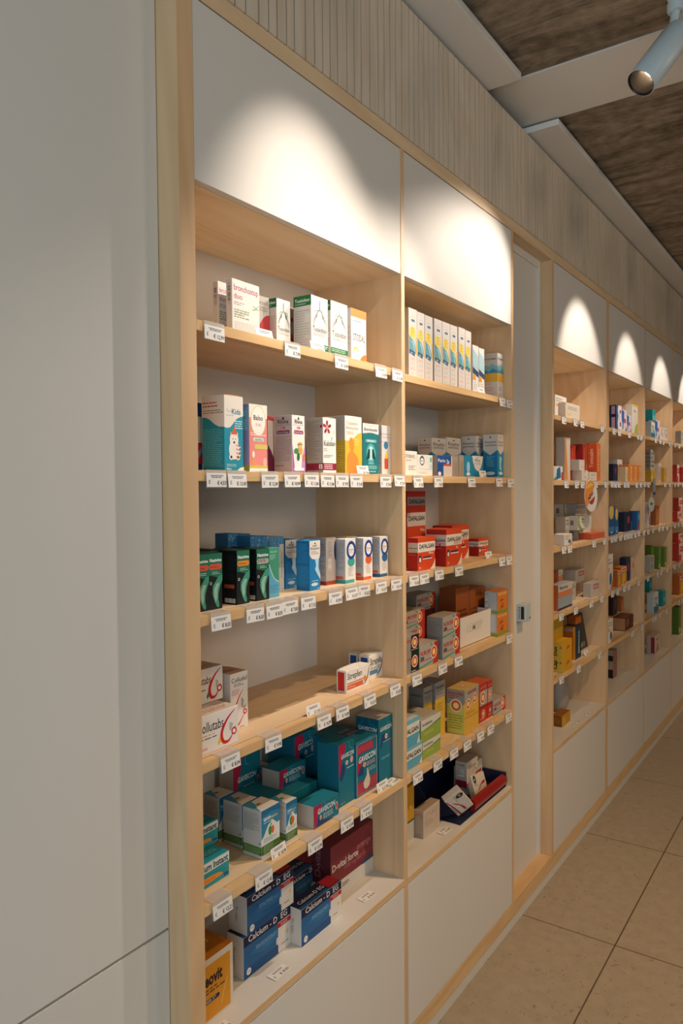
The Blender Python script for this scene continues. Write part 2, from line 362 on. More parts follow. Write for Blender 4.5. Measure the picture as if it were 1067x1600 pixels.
def a_rhina(w,d,h,c):
    A=Art(w,d,h,'ece8e2','c3aea2')
    for f in 'LF':
        A.poly(f,[(.42,.93),(.58,.93),(.5,.985)],DK); A.text(f,'Rhina',.2,.86,.6,'3a2a30',.07,.015); A.lines(f,.1,.825,.9,.84,1,'6a5a58'); A.ell(f,.42,.785,.003,.003,'d88a90'); A.ell(f,.55,.785,.004,.003,'c86a78')
        A.lozenge(f,.13,.68,.87,.74,'9a3068' if f=='F' else '7a2a48'); A.text(f,'Rose & Singe' if f=='L' else 'Nose & Throat',.2,.695,.6,'f0e4e8',.03)
    A.lines('L',.06,.2,.94,.64,16,'94786e',.35); A.lines('L',.06,.1,.6,.15,1,'94786e')
    A.poly('F',[(1,0),(1,.5),(.9,.4),(.75,.2),(.7,0)],'c08ac0'); A.poly('F',[(0,0),(.2,0),(.08,.3),(0,.5)],'b05aa0'); A.ell('F',.62,.44,.007,.009,'e8b48c'); A.ell('F',.6,.5,.007,.005,'e0b030'); A.rect('F',.42,.495,.8,.505,'3a3026')
    A.poly('F',[(.4,.3),(.75,.33),(.8,.42),(.5,.44)],'d8a848'); A.ell('F',.3,.38,.008,.006,'3c8a50'); A.ell('F',.45,.28,.005,.009,'2a6a44'); A.ell('F',.88,.27,.005,.008,'e07a5a'); A.lozenge('F',.1,.04,.9,.09,'f0e8f0'); A.rect('F',0,0,1,.03,'b05aa0'); return A
def a_kaloba(w,d,h,c):
    A=Art(w,d,h,'ece8e3','a59c93'); A.lines('L',.08,.25,.8,.95,22,'7e766e',.3)
    for f in 'LF': A.rect(f,0,.06,1,.185,'8c1f3c')
    A.lines('F',.08,.075,.7,.17,3,'e8ccd0',.5); A.rect('L',.75,.08,.95,.165,'e8e0d8'); A.text('L','S',.8,.09,.1,DK,.06,.02)
    for k in range(5):
        a=math.radians(90+72*k); 
        A.curve('F',[(.3+.07*math.cos(a),.83+.03*math.sin(a)),(.3+.2*math.cos(a),.83+.085*math.sin(a)),(.3+.32*math.cos(a),.83+.125*math.sin(a))],(.0035,.0075),'b3243c' if k%2 else '8c1f4c')
    A.curve('L',[(.95,.83),(.9,.84),(.84,.86)],(.003,.007),'8c1f4c')
    A.ell('F',.3,.83,.003,.003,'e8a030'); A.curve('F',[(.75,.72),(.82,.78),(.9,.72)],.001,'c8b040'); A.curve('F',[(.6,.62),(.68,.66),(.64,.58)],.001,'4a7ab0')
    A.text('F','Kaloban',.06,.5,.86,'3e5a44',.12,0,0,1.25); A.lines('F',.06,.4,.3,.46,2,'9a948e'); A.lines('F',.06,.28,.75,.34,2,'9a948e'); return A
def a_torso(w,d,h,c):
    A=Art(w,d,h,'ebe6df','9a9288'); y='e8b93c'
    A.poly('L',[(0,0),(1,0),(1,.58),(.7,.57),(.4,.6),(.2,.64),(0,.66)],'b0952e'); A.lines('L',.1,.1,.9,.5,10,'c8b04a',.3)
    A.poly('F',[(0,0),(1,0),(1,.73),(.75,.7),(.5,.62),(.3,.57),(0,.57)],y)
    A.text('F','Toularynx',.08,.85,.66,'b9a98a',.075); A.text('F','Broncorino',.08,.77,.7,'b9a98a',.06); A.lines('F',.1,.68,.5,.74,3,'d8b080'); A.lines('F',.6,.5,.85,.62,4,'f4dc90')
    o='df8f3c'; A.poly('F',[(.08,0),(.1,0.268),(.16,0.343),(.28,0.386),(.3,0.430),(.24,0.462),(.22,0.570),(.3,0.624),(.42,0.624),(.5,0.570),(.52,0.484),(.54,0.462),(.5,0.430),(.46,0.386),(.6,0.343),(.74,0.289),(.78,0.160),(.76,0)],o); return A
def a_lungs(w,d,h,c):
    t='17767c'; A=Art(w,d,h,t,'0e5a60'); A.rect('F',0,.8,1,1,'ebe6e0'); A.ell('F',.5,.73,w*.5,.012,t); A.rect('F',0,.7,1,.73,t); A.poly('F',[(.1,.985),(.5,.955),(.9,.985),(.9,.975),(.5,.945),(.1,.975)],'c8b8a8')
    A.text('F','Bronchosedal',.09,.855,.82,'2a2a2c',.08,.02); A.text('F','MUCUS MENTHOL',.1,.79,.8,'3a8a88',.05); A.lozenge('F',.17,.63,.86,.69,'6fb0b0'); A.text('F','NEW RECIPE',.28,.645,.45,'e8f4f4',.03,.01)
    A.ell('F',.5,.42,.022,.025,'4fa8a8'); A.ell('F',.5,.42,.014,.018,'a8dcd8')
    for sx in (-1,1): A.poly('F',[(.5+sx*.07,.5),(.5+sx*.15,.5),(.5+sx*.24,.38),(.5+sx*.27,.28),(.5+sx*.14,.31),(.5+sx*.08,.32)],'12343a')
    A.curve('F',[(.5,.56),(.5,.45),(.5,.4)],.002,'d8eeec'); A.lozenge('F',.32,.2,.68,.235,'6fb0b0'); A.lozenge('F',.12,.1,.88,.18,'5fa4a8'); A.lines('F',.2,.04,.8,.08,1,'a8d0d0'); return A
def a_shapes(w,d,h,c):
    A=Art(w,d,h,'e6e1dd','bdb7b4'); A.rect('F',0,.82,1,.83,'8a96b8'); A.rect('F',0,.66,1,.667,'8a96b8'); A.text('F','STODALINE',.15,.74,.8,'b0a8b0',.05); A.ell('F',.46,.6,.0105,.0105,'2f7fa8'); A.curve('F',[(.8,.63),(.95,.6),(.9,.57)],.001,DK)
    A.poly('F',[(.3,.33),(.78,.33),(.5,.5)],'e8c058'); A.rect('F',.28,.12,.7,.33,'c8502c'); A.lines('L',.1,.2,.9,.95,9,'a8a2a4'); A.rect('L',0,.66,1,.667,'8a96b8'); A.rect('L',0,.82,1,.83,'8a96b8'); return A
def a_nesi(w,d,h,c):
    A=Art(w,d,h,'10181a','0c1213','143029'); g='1f6b52'
    A.poly('F',[(0,1),(1,1),(1,.62),(.9,.55),(0,.62)],g); lo={'red':'c8543c','orange':'d8862e','grey':'a8a29c'}.get(c,'c8543c')
    A.text('F','Nesivine',.08,.85,.86,'e8f2ee',.12,.02); A.lozenge('F',.02,.71,.98,.81,lo); A.text('F','0.05% Spray' if c!='grey' else '0.01%',.1,.745,.6,'3a1a14',.05,.01); A.lines('F',.25,.62,.9,.68,2,'a8c8bc')
    A.poly('F',[(1,.62),(1,.5),(.85,.42),(.7,.28),(.68,.16),(.76,.08),(.7,.02),(.55,.05),(.4,.14),(.25,.28),(.28,.42),(.5,.5),(.7,.58)],'3f8f78'); A.poly('F',[(.8,.46),(.62,.34),(.6,.2),(.5,.12),(.38,.22),(.36,.36),(.55,.46)],'8fb8a4')
    A.ell('F',.14,.47,.003,.003,'c8d0cc'); A.ell('F',.14,.47,.002,.002,'2a3a36')
    A.lines('L',.1,.45,.9,.93,14,'2c3836',.35); A.rect('L',.3,.3,.85,.37,'b04a26'); A.barcode('L',.3,.03,.9,.11); return A
def a_seas(w,d,h,c):
    A=Art(w,d,h,'3f8f74','2f7a66'); A.poly('F',[(0,0),(1,0),(1,.3),(.6,.36),(.3,.48),(0,.68)],'5aa2c0'); A.curve('F',[(0,.68),(.3,.48),(.6,.36),(1,.3)],.0015,'d8e8e0'); A.text('F','Stesolis',.1,.9,.7,'8fd0b8',.08,.01); A.lines('F',.08,.76,.7,.87,4,'8fd0b8'); A.lines('F',.1,.08,.9,.26,4,'4886a4'); return A
def a_bubble(w,d,h,c,base='3b84b8'):
    A=Art(w,d,h,base,'2f6c9c','3b84b8'); A.rect('F',.97,0,1,1,'1f4f78') 
    
    for k in range(30):
        q=random.choice((.0006,.0009,.0016)); A.ell('F',random.uniform(.06,.94),random.uniform(.7,.98),q,q,'a8d4ee',8)
    A.rect('F',0,0,1,.5,'4f94c0'); return A
def a_bubblew(w,d,h,c):
    A=Art(w,d,h,'a8c4d0','8fb0c8'); A.rect('F',0,.8,1,1,'4f8fbc'); A.rect('F',.62,0,1,.86,'d8d4cc'); A.vtext('F','PHARMA SEASPRAY',.85,.25,.5,'4a4a4a')
    for k in range(20): A.ell('F',random.uniform(.06,.94),random.uniform(.72,.97),.001,.001,'c8e0ee',8)
    A.text('F','NEW',.7,.03,.2,'6a6a6a',.04); return A
def a_wave(w,d,h,c):
    b='1b7bb4'; A=Art(w,d,h,b,'1a6ea8','2a86b8')
    A.lines('L',.08,.55,.92,.95,18,'3f9ac4',.4); A.lines('L',.08,.08,.92,.5,18,'3f9ac4',.4)
    A.poly('F',[(0,1),(0,.72),(.2,.64),(.5,.62),(.8,.6),(.93,.66),(1,.72),(1,1)],'e8e2da'); A.poly('F',[(.5,.64),(.85,.62),(.82,.45),(1,.3),(1,.2),(.75,.3),(.5,.42),(.6,.5)],'b8d4e4')
    A.poly('F',[(.42,.93),(.6,.93),(.5,.97)],DK); A.text('F','nasal',.28,.88,.4,'3a3a3c',.05,.01); A.text('F','Rhinathiol',.1,.82,.8,'2a2a2c',.07,.015); A.lines('F',.12,.72,.88,.8,3,'8a8a88')
    A.ell('F',.45,.12,.013,.004,'c8dce8'); A.lines('F',.2,.17,.8,.21,1,'a8c8dc'); A.text('F','20 ml',.7,.02,.25,'e8f0f4',.03); return A
def a_ring(w,d,h,c):
    cc={'t':'3f9f98','o':'d8602e','b':'2a6090','r':'b8442e'}[c]
    A=Art(w,d,h,'e4e0dc','b0adb0'); A.lines('L',.05,.3,.95,.93,22,'8b8a90',.4); A.rect('L',0,0,1,.08,cc); A.rect('L',.05,.1,.85,.16,'c85a3c')
    A.rect('F',0,0,.85,.075,cc); rx=w*.44
    A.ell('F',.56,.48,rx*.78,h*.11,cc); A.ell('F',.56,.74,rx,h*.21,'1f3f8c'); A.ell('F',.56,.74,rx*.62,h*.14,'e8e6e4')
    A.text('F','Otrivine',.33,.735,.46,'34343a',.04,.01); A.lines('F',.35,.68,.78,.72,2,'9a9aa0'); A.lines('F',.25,.15,.75,.36,6,'b8b0ac'); return A
def a_rings(w,d,h,c):
    A=Art(w,d,h,'a89e98','b0adb0'); A.ell('F',1.0,.72,w*.2,h*.22,'1a2450'); A.barcode('F',.25,.3,.5,.55,True); A.lines('F',.2,.6,.6,.92,7,'8a827c'); A.rect('F',0,0,1,.08,'9a3a2c'); A.lines('L',.05,.2,.95,.93,18,'8b8a90'); A.rect('L',0,0,1,.08,'9a3a2c'); return A
def a_collutabs(w,d,h,c,sec='e8b83a',name='Collutabs'):
    A=Art(w,d,h,'e6e0dc','d4ccc6','c9b8aa'); 
    A.text('F',name,.12,.56,.55,'1c1a1a',.3,.005,0,1.5); A.lines('F',.05,.44,.5,.5,1,'c89a5a'); A.lines('F',.05,.36,.52,.42,1,'3a3a3a'); A.text('F','CITRON',.12,.1,.2,'c8543c',.07)
    A.poly('F',[(.56,.1),(.64,.22),(.6,.35),(.54,.2)],sec)
    A.curve('F',[(.93,.93),(.75,.72),(.63,.42),(.66,.16),(.78,.13),(.88,.3)],(.0008,.0075),'c4202c'); A.poly('F',[(.8,.62),(.88,.55),(.85,.42),(.95,.48),(.9,.34),(.8,.4)],'b8b4b0')
    A.ell('F',.9,.34,.0075,.0075,'c4202c'); A.ell('F',.9,.34,.0042,.0042,'efe8e2'); A.lines('T',.1,.2,.9,.5,2,'b07a60'); return A
def a_collug(w,d,h,c): return a_collutabs(w,d,h,c,'2f8a5a')
def a_colludol(w,d,h,c):
    A=Art(w,d,h,'e8e2de','d4ccc6','b89a80'); A.text('F','Colludol',.06,.84,.88,'1c1a1a',.11,.005); A.lines('F',.2,.76,.85,.82,2,'6a6a6a'); A.lines('F',.08,.62,.5,.72,4,'c87a84')  # white card; shade on its top put in as brown
    A.curve('F',[(.72,.7),(.4,.52),(.2,.3),(.2,.12),(.45,.1),(.8,.28)],(.0006,.0055),'c4202c'); A.ell('F',.82,.29,.006,.006,'c4202c'); A.ell('F',.82,.29,.003,.003,'f0d8d0'); A.poly('F',[(.6,.56),(.75,.5),(.7,.38),(.9,.42),(.8,.34),(.6,.4)],'aaa8a6'); A.lines('F',.5,.03,.9,.06,1,'c8543c'); A.lines('T',.1,.3,.9,.6,3,'a03a30'); return A
def a_strepfen(w,d,h,c):
    A=Art(w,d,h,'e9e4dd','ddd6ce','e2dcd4'); A.rect('L',.14,.08,.8,.92,'c42a22'); A.text('F','Strepfen',.05,.58,.62,'26242a',.28,.01,0,1.35); A.rect('F',.03,.38,.75,.42,'a84030'); A.rect('F',.03,.12,.72,.34,'d2643a'); A.text('F','8,75 mg',.08,.2,.3,'f0dcd0',.07)
    A.curve('F',[(.72,.1),(.9,.35),(1,.9)],(.0005,.004),'55504c'); A.poly('F',[(.72,.4),(.8,.55),(.9,.35),(.8,.2)],'e08a4a'); return A
def a_strepsils(w,d,h,c):
    A=Art(w,d,h,'ebe6df','ddd6ce','e2dcd4'); A.rect('L',.2,.5,.85,.92,'1f4f98'); A.text('F','Strepsils',.08,.62,.84,'1f1c24',.28,.015,0,1.35); A.rect('F',.06,.58,.6,.595,'5a5a60'); A.text('F','lidocaine',.1,.42,.5,'2a2a34',.12); A.rect('F',.04,.2,.62,.38,'4f86b4')
    A.curve('F',[(.5,.08),(.85,.35),(.98,.8)],(.0005,.005),'2a2a30'); A.ell('F',.7,.45,.005,.007,'8fb8cc'); return A
def a_instant(w,d,h,c):
    t='2393a0'; A=Art(w,d,h,t,'1b7c8a','1f8694'); A.poly('F',[(0,.58),(1,.62),(1,.98),(0,.96)],'d5dfe0'); A.text('F','Imodium Instant',.08,.66,.89,'16324a',.26,.03,0,1.4)
    A.poly('F',[(0,.42),(.5,.5),(.8,.5),(.92,.38),(.9,.22),(.82,.2),(.84,.32),(.72,.38),(.5,.37),(0,.3)],'1f8b98'); A.poly('F',[(0,.36),(.5,.4),(.75,.36),(.84,.26),(.8,.2),(.5,.16),(0,.08)],'d98a36'); A.lines('F',.3,.22,.7,.3,1,'b86a24'); A.rect('F',.86,.1,.97,.2,'2a3f80'); A.lines('T',.2,.3,.9,.5,2,'6fc0c8'); return A
def a_gavinat(w,d,h,c):
    A=Art(w,d,h,'dcdfdc','c3bfb8','c9bfb4'); g='3f6b2a'
    A.poly('F',[(0,1),(1,1),(1,.62),(.85,.6),(.6,.72),(.35,.64),(.12,.45),(0,.4)],'2f7fa8'); A.poly('F',[(0,1),(1,1),(1,.86),(.5,.9),(0,.85)],'1f6790')
    A.text('F','GAVI',.12,.76,.34,'f0f4f4',.07,.03); A.text('F','Natura',.46,.755,.42,'e0c84a',.07,.015); A.lines('F',.12,.7,.9,.735,1,'cfe4ec')
    A.ell('F',.46,.51,.0055,.010,'3f8a3a'); A.ell('F',.6,.51,.005,.0085,'d8662e'); A.poly('F',[(.46,.6),(.56,.62),(.52,.68)],'3f8a3a'); A.lines('F',.12,.31,.9,.4,3,'8aa09a')
    A.rect('F',0,.07,1,.26,g); A.lines('F',.1,.09,.9,.24,5,'a8b890'); A.rect('F',0,.0,1,.07,'cfc8bc')
    A.rect('L',0,.07,1,.24,g); A.lines('L',.08,.08,.95,.22,5,'8fa878'); A.lines('L',.08,.55,.9,.93,14,'96908a',.35); A.poly('L',[(.85,.3),(.95,.3),(.9,.34)],'7a3a26')
    A.poly('T',[(0,0),(0,1),(.45,1),(.3,.6),(.1,.3)],'3f86a4'); A.ell('T',.45,.55,.004,.004,'b8662e'); A.ell('T',.36,.55,.003,.004,'3f7a3a'); return A
GAV='0f6d83'
def gav_word(A,f,x,y,w,hm=.2): A.text(f,'GAVISCON',x,y,w,'dfe8ea',hm,.02,.15,1.35)
def a_gaviwide(w,d,h,c):
    A=Art(w,d,h,GAV,'b9b0a6','1a7486'); A.poly('F',[(0,0),(.1,.1),(.16,.5),(.3,.88),(.3,1),(0,1)],'a81f48'); A.poly('F',[(.1,0),(.75,0),(.3,.25),(.22,.5),(.16,.4)],'1b3f70')
    gav_word(A,'F',.14,.56,.68,.24); A.ell('F',.26,.36,.0038,.0055,'e8d8c8'); A.ell('F',.26,.35,.0022,.0035,'d8662e'); A.lines('F',.36,.2,.78,.48,4,'b8ccd2'); A.ell('F',.9,.48,.005,.010,'d8a8a4'); A.ell('F',.9,.48,.003,.007,'a04050'); A.curve('F',[(.42,.98),(.44,.85),(.56,.82)],.0007,'a8c8d0')
    A.lines('T',.3,.4,.8,.6,2,'4f9aa8'); return A
def a_gaviplain(w,d,h,c):
    A=Art(w,d,h,GAV,GAV,'1c7d90'); return A
def a_gavitall(w,d,h,c):
    A=Art(w,d,h,GAV,'0f6478','167084'); A.poly('F',[(0,1),(.4,1),(.42,.88),(.22,.8),(.15,.62),(.05,.5),(0,.5)],'b01f48'); A.poly('F',[(.05,.48),(.18,.66),(.3,.7),(.4,.6),(.35,.5),(.2,.42),(.08,.42)],'1b3f70')
    gav_word(A,'F',.14,.76,.8,.1); A.ell('F',.5,.67,.0055,.0055,'e8d8c8'); A.ell('F',.5,.67,.003,.0035,'d8662e'); A.ell('F',.8,.69,.006,.009,'d8a8a4'); A.lines('F',.5,.56,.95,.6,1,'9ac0ca'); A.curve('F',[(.66,.98),(.68,.9),(.9,.86)],.0007,'8fc0c8'); A.lines('F',.1,.04,.4,.06,1,'9ac0ca'); return A
def a_gavidrop(w,d,h,c):
    A=Art(w,d,h,GAV,'0f6478','167084'); r='a81f40'; A.rect('F',.03,.03,.97,.97,'c8b8b0'); A.rect('F',.045,.035,.955,.965,GAV); A.rect('F',.045,.78,.78,.94,r); A.rect('F',.045,.035,.955,.27,r)
    for k in range(12): A.rect('F',.08+k*.058,.8,.095+k*.058,.92,'c86a74')
    for k in range(14): A.rect('F',.08+k*.062,.05,.09+k*.062,.25,'d8909a')
    A.poly('F',[(.045,.4),(.045,.62),(.2,.72),(.3,.66),(.2,.5)],r); A.poly('F',[(.045,.4),(.3,.38),(.32,.5),(.2,.55)],'1b3f70')
    gav_word(A,'F',.09,.62,.78,.12); A.ell('F',.36,.55,.006,.006,'e8d8c8'); A.ell('F',.36,.55,.003,.004,'d8662e'); A.lines('F',.45,.5,.85,.58,3,'d8b0b4'); A.lines('F',.45,.38,.9,.46,3,'9ac0ca')
    A.poly('F',[(.5,.48),(.56,.36),(.62,.22),(.58,.12),(.45,.08),(.34,.12),(.3,.22),(.38,.28),(.46,.34)],'cdc8b4'); A.lines('T',.4,.3,.9,.7,2,'b86a74'); return A
def a_gavidark(w,d,h,c):
    A=Art(w,d,h,GAV,'0c5468','c2b6a8')
    for f in 'LF':
        gav_word(A,f,.1,.8,.8,.08); A.curve(f,[(.25,.98),(.28,.92),(.1,.87),(.05,.82)],.0006,'6fa8b4'); A.curve(f,[(.6,.98),(.62,.92),(.9,.88)],.0006,'6fa8b4')
    A.poly('F',[(.08,.56),(.25,.74),(.55,.76),(.5,.66),(.3,.62),(.2,.56)],'1b3f70'); A.ell('F',.52,.7,.006,.007,'e8d8c8'); A.ell('F',.52,.7,.003,.004,'d8662e'); A.rect('F',.62,.59,.95,.61,'8a3058'); A.lines('F',.2,.36,.8,.4,2,'8fc0c8'); A.lines('F',.3,.61,.9,.64,1,'8fc0c8'); return A
def a_ceovit(w,d,h,c):
    y='d8921e'; A=Art(w,d,h,'d8cdbc','d8cdbc','b96a18'); A.rect('F',.0,.04,.93,.9,y); A.poly('T',[(0,0),(.85,.0),(.9,.3),(.8,.8),(0,.95)],'c07a1c'); A.text('F','Steovit',.2,.58,.55,'241c18',.24,.04,0,1.4); A.lines('F',.3,.44,.8,.54,2,'4a3420'); A.lozenge('F',.2,.3,.68,.37,'1c2450'); A.lines('F',.25,.31,.6,.36,2,'d8c8a0'); A.curve('F',[(.72,.16),(.78,.34),(.86,.52)],.003,'e0b060'); A.text('T','D3',.6,.3,.2,'e8c070'); return A
def a_calcium(w,d,h,c):
    n='141a3e'; A=Art(w,d,h,'e0dad2','cdc3b8','15193a')
    A.rect('F',0,.0,.72,.8,'1d5f94'); A.rect('F',0,0,.72,.22,'174d82'); A.poly('F',[(.12,.5),(.3,.62),(.72,.66),(.72,.4),(.45,.34)],'266a9f'); A.poly('F',[(.3,.52),(.5,.58),(.72,.6),(.72,.45),(.5,.42)],'2f76aa'); A.rect('F',0,.76,1,1,n); A.rect('F',.7,.62,1,.74,'b4222c'); A.text('F','FORTE',.78,.645,.14,'e8c8c0',.06,.01)
    A.text('F','Calcium - D  EG',.1,.815,.82,'e6e4e2',.15,.012,0,1.2); A.lines('F',.25,.52,.68,.62,3,'9ab8cc',.3); A.ell('F',.1,.14,.0075,.0075,'e8e2da'); A.text('F','100',.07,.12,.06,'8a7a50',.05); A.ell('F',.7,.32,.0042,.009,'dcd6ce'); A.lines('F',.78,.14,.95,.2,1,'9a9490'); A.ell('F',.92,.4,.003,.005,'d8c860')
    A.text('T','Calcium-D EG',.1,.35,.6,'cfcdd0',.3,.01); A.rect('T',.72,.1,1,.9,'a5242c'); A.rect('T',0,0,.7,.22,'1d4f84'); A.vtext('L','1000 mg',.5,.3,.4,'8a8078'); return A
def a_dvital(w,d,h,c):
    A=Art(w,d,h,'7e2a34','55202a','6b2630'); A.rect('F',0,0,1,.27,'d8d2ca'); A.rect('L',0,0,1,.27,'c8bfb4'); A.rect('F',.72,.26,1,.34,'2a4a6a'); A.lines('F',.25,.12,.45,.2,2,'3a3632')
    A.text('F','D-vital forte',.03,.52,.6,'d9d2cc',.22,.02); A.text('F','orange',.6,.62,.34,'b87078',.16,.01); A.text('F','1000 mg/880 IE',.3,.42,.5,'b87078',.1)
    A.curve('F',[(.98,.7),(.9,.92),(.75,.86),(.72,.62),(.82,.44),(.95,.5),(.98,.7)],.0008,'c06a74'); A.curve('L',[(.5,.35),(.3,.5),(.5,.62),(.7,.5),(.5,.35)],.001,'9a4a56'); A.vtext('L','D-vital',.45,.4,.5,'9a6a70'); return A
def a_physio(w,d,h,c):
    A=Art(w,d,h,'dad4ce','bfb5aa','e0b87a'); A.text('F','physiomer',.3,.88,.45,'c0aaa0',.04); A.lozenge('F',.3,.815,.72,.85,'3f6a94')
    A.poly('F',[(.05,.37),(.05,.62),(.3,.58),(.6,.55),(.95,.4),(.95,.37)],'5f9cac'); A.curve('F',[(.3,.55),(.55,.5),(.7,.38)],(.001,.004),'b8dae0'); A.curve('F',[(.5,.57),(.75,.5),(.9,.38)],(.001,.003),'cfe4e8')
    A.ell('F',.45,.66,w*.36,h*.088,'e9cf58'); A.text('F','100%',.25,.7,.4,'b08a2a',.03); A.text('F','JET',.3,.655,.3,'8a7a30',.03); A.text('F','DUO',.32,.615,.26,'8a7a30',.025)
    A.poly('F',[(.05,.36),(.7,.33),(.7,.395),(.05,.42)],'204a6e'); A.text('F','ISO',.2,.355,.3,'c8dce4',.03,.01); A.rect('F',.8,.36,.95,.6,'e8c050')
    for k in range(4): A.lines('F',.15,.06+k*.07,.7,.1+k*.07,2,'e0a878' if k%2 else 'c8bcb4'); 
    return A
def a_physios(w,d,h,c):
    A=Art(w,d,h,'dfdcd8','c9bfb4'); A.poly('F',[(0,.55),(0,.92),(.5,.85),(1,.78),(1,.5)],'a8c4cc'); A.poly('F',[(0,.42),(1,.34),(1,.46),(0,.55)],'23466a'); A.rect('F',.0,.28,.5,.4,'d8943c'); A.lines('F',.15,.08,.8,.26,4,'b8b0a8'); return A
def a_physioy(w,d,h,c):
    A=Art(w,d,h,'dcd6cf','cfc7bd')
    for f in 'LF':
        A.text(f,'PHYSIOMER',.05,.86,.85,'4a4648',.07,.01); A.poly(f,[(0,.55),(0,.76),(.3,.72),(.6,.78),(1,.7),(1,.52)],'7fb8c4'); A.poly(f,[(0,.55),(0,.66),(.35,.6),(.65,.68),(1,.6),(1,.52)],'3f8fae'); A.rect(f,0,.38,1,.57,'e0b044'); A.text(f,'HYPERTON',.1,.33,.4,'c86a3c',.04,.01); A.lines(f,.1,.18,.7,.28,2,'d09a84'); A.lines(f,.1,.06,.8,.14,2,'b8b0a8')
    return A
def a_ornyl(w,d,h,c):
    A=Art(w,d,h,'e8e1d9'); A.text('F','STORNYL',.02,.72,.8,'4a4440',.2,.01); A.lines('F',.3,.22,.9,.42,3,'6a645e'); A.lines('F',.1,.58,.5,.66,1,'9a948c'); return A
def a_circw(w,d,h,c):
    A=Art(w,d,h,'e6e3dd','a8a09a'); A.ell('F',.3,.72,.014,.014,'2a4a58'); A.ell('F',.3,.7,.0105,.009,'e4e8e6'); A.text('F','CORDYL',.2,.68,.2,'2a4a58',.06,.02); A.ell('F',.88,.78,.006,.008,'4fb8a8'); A.lines('F',.1,.3,.8,.34,1,'7fb0b0'); A.rect('F',.8,.3,.98,.55,'b8d8d8'); A.lines('F',.1,.1,.6,.2,2,'b8b2aa'); return A
def a_bottle(w,d,h,c):
    A=Art(w,d,h,'1b4f94','a89c90','d8d4cc'); A.text('F','Perio',.04,.68,.5,'e8ecf0',.16,.02); A.text('F','2x',.62,.62,.2,'e8ecf0',.2,.03); A.rect('F',.42,.5,.95,.6,'c8503c'); A.rect('F',.4,.0,.97,.5,'d4ccc4'); A.rect('F',.94,.0,1,1,'d8d4cc'); A.ell('F',.14,.13,.010,.006,'e8e8e6'); return A
def a_greyend(w,d,h,c):
    A=Art(w,d,h,'9c8e80','84766a'); A.vtext('F','RHINATHIOL',.65,.05,.6,'5a4c40',.01); A.lines('F',.2,.75,.8,.92,2,'b8aca0'); return A
def a_shieldlow(w,d,h,c):
    A=Art(w,d,h,'2489b0','1a78a4','cfc8be'); A.poly('F',[(.4,1),(.98,1),(.94,.7),(.85,.4),(.7,.27),(.55,.4),(.45,.7)],'e4dfd8'); A.poly('F',[(.62,.88),(.7,.88),(.66,.94)],DK); A.text('F','Rhina',.54,.74,.3,'4a4440',.12,.01); A.lines('F',.52,.58,.88,.7,2,'9a948c'); A.ell('F',.2,.45,.012,.018,'9fd0e4'); A.ell('F',.2,.14,.014,.005,'e0ecf0'); return A
def a_shield(w,d,h,c):
    A=Art(w,d,h,'1f86ae','1877a6','6a5c50')
    for f in 'LF':
        A.poly(f,[(0,1),(0,.64),(.5,.52),(1,.64),(1,1)],'d9d2ca' if f=='F' else 'cdc6be'); A.poly(f,[(.42,.92),(.58,.92),(.5,.96)],DK); A.text(f,'Rhinathiol',.12,.8,.76,'3a3430',.09,.01); A.text(f,'antirhinitis',.12,.73,.76,'4a443e',.06,.01)
        A.lines(f,.25,.25,.75,.5,6,'6fb4cc'); A.ell(f,.5,.1,(w if f=='F' else d)*.32,.006,'c8dce4')
    A.poly('F',[(.3,.5),(.7,.45),(.5,.3),(.7,.15),(.3,.2)],'a8d4e4'); return A
def daf(A,f,word='DAFALGAN',forte=False,tx='1f2024'):
    A.rect(f,0,.86,1,1,'b0261a' if f=='L' else 'd0481c'); A.rect(f,0,.56,1,.86,'e2d8cc' if f=='F' else 'cfc2b6'); A.text(f,word,.08,.67,.86,tx,.14,.035)
    if forte: A.text(f,'FORTE',.5,.58,.42,'c8502c',.08,.02)
    else: A.lines(f,.1,.6,.5,.63,1,'8a7a70')
def a_dafal(w,d,h,c,forte=False):
    A=Art(w,d,h,'d2461e','a81d16','c84a30'); daf(A,'F',forte=forte); daf(A,'L',forte=forte); A.text('L','500 mg' if not forte else '1 g',.5,.58,.3,'3a2a26',.06,.01)
    A.poly('F',[(1,0),(1,.32),(.92,.18),(.8,.06),(.68,0)],'e8d8c4'); A.ell('F',.12,.35,.0095,.011,'1c2440'); A.ell('F',.12,.33,.006,.007,'e4e0e0'); A.rect('F',.28,.37,.75,.41,'1c2440'); A.rect('F',.28,.33,.8,.36,'e4dcd8'); A.text('F','500mg' if not forte else '1g',.62,.48,.26,'f0dccc',.06,.02); A.text('F','30',.06,.05,.1,'f0c8b0',.07,.02); A.lines('L',.1,.45,.8,.52,1,'c85a50'); return A
def a_dafforte(w,d,h,c): return a_dafal(w,d,h,c,True)
def a_dafaltall(w,d,h,c):
    A=Art(w,d,h,'d2461e','a81d16'); A.rect('F',0,.88,1,1,'b8341c'); A.rect('F',0,.66,1,.88,'cfc8bf'); A.text('F','DAFALGAN',.08,.75,.86,'1f2024',.12,.035); A.ell('F',.16,.42,.0095,.011,'1c2440'); A.ell('F',.16,.41,.006,.007,'e4e0e0'); A.rect('F',.3,.42,.75,.45,'1c2440'); A.rect('F',.3,.39,.8,.41,'e4dcd8'); A.text('F','30mg',.7,.57,.24,'f0dccc',.05,.02); A.poly('F',[(1,0),(1,.18),(.9,.08),(.8,0)],'e8d8c4'); return A
def a_dafaltop(w,d,h,c):
    A=Art(w,d,h,'a8261c','7a1812'); A.rect('F',0,0,1,.6,'8f8780'); A.text('F','DAFALGAN',.1,.12,.84,'1f1c20',.36,.035); return A
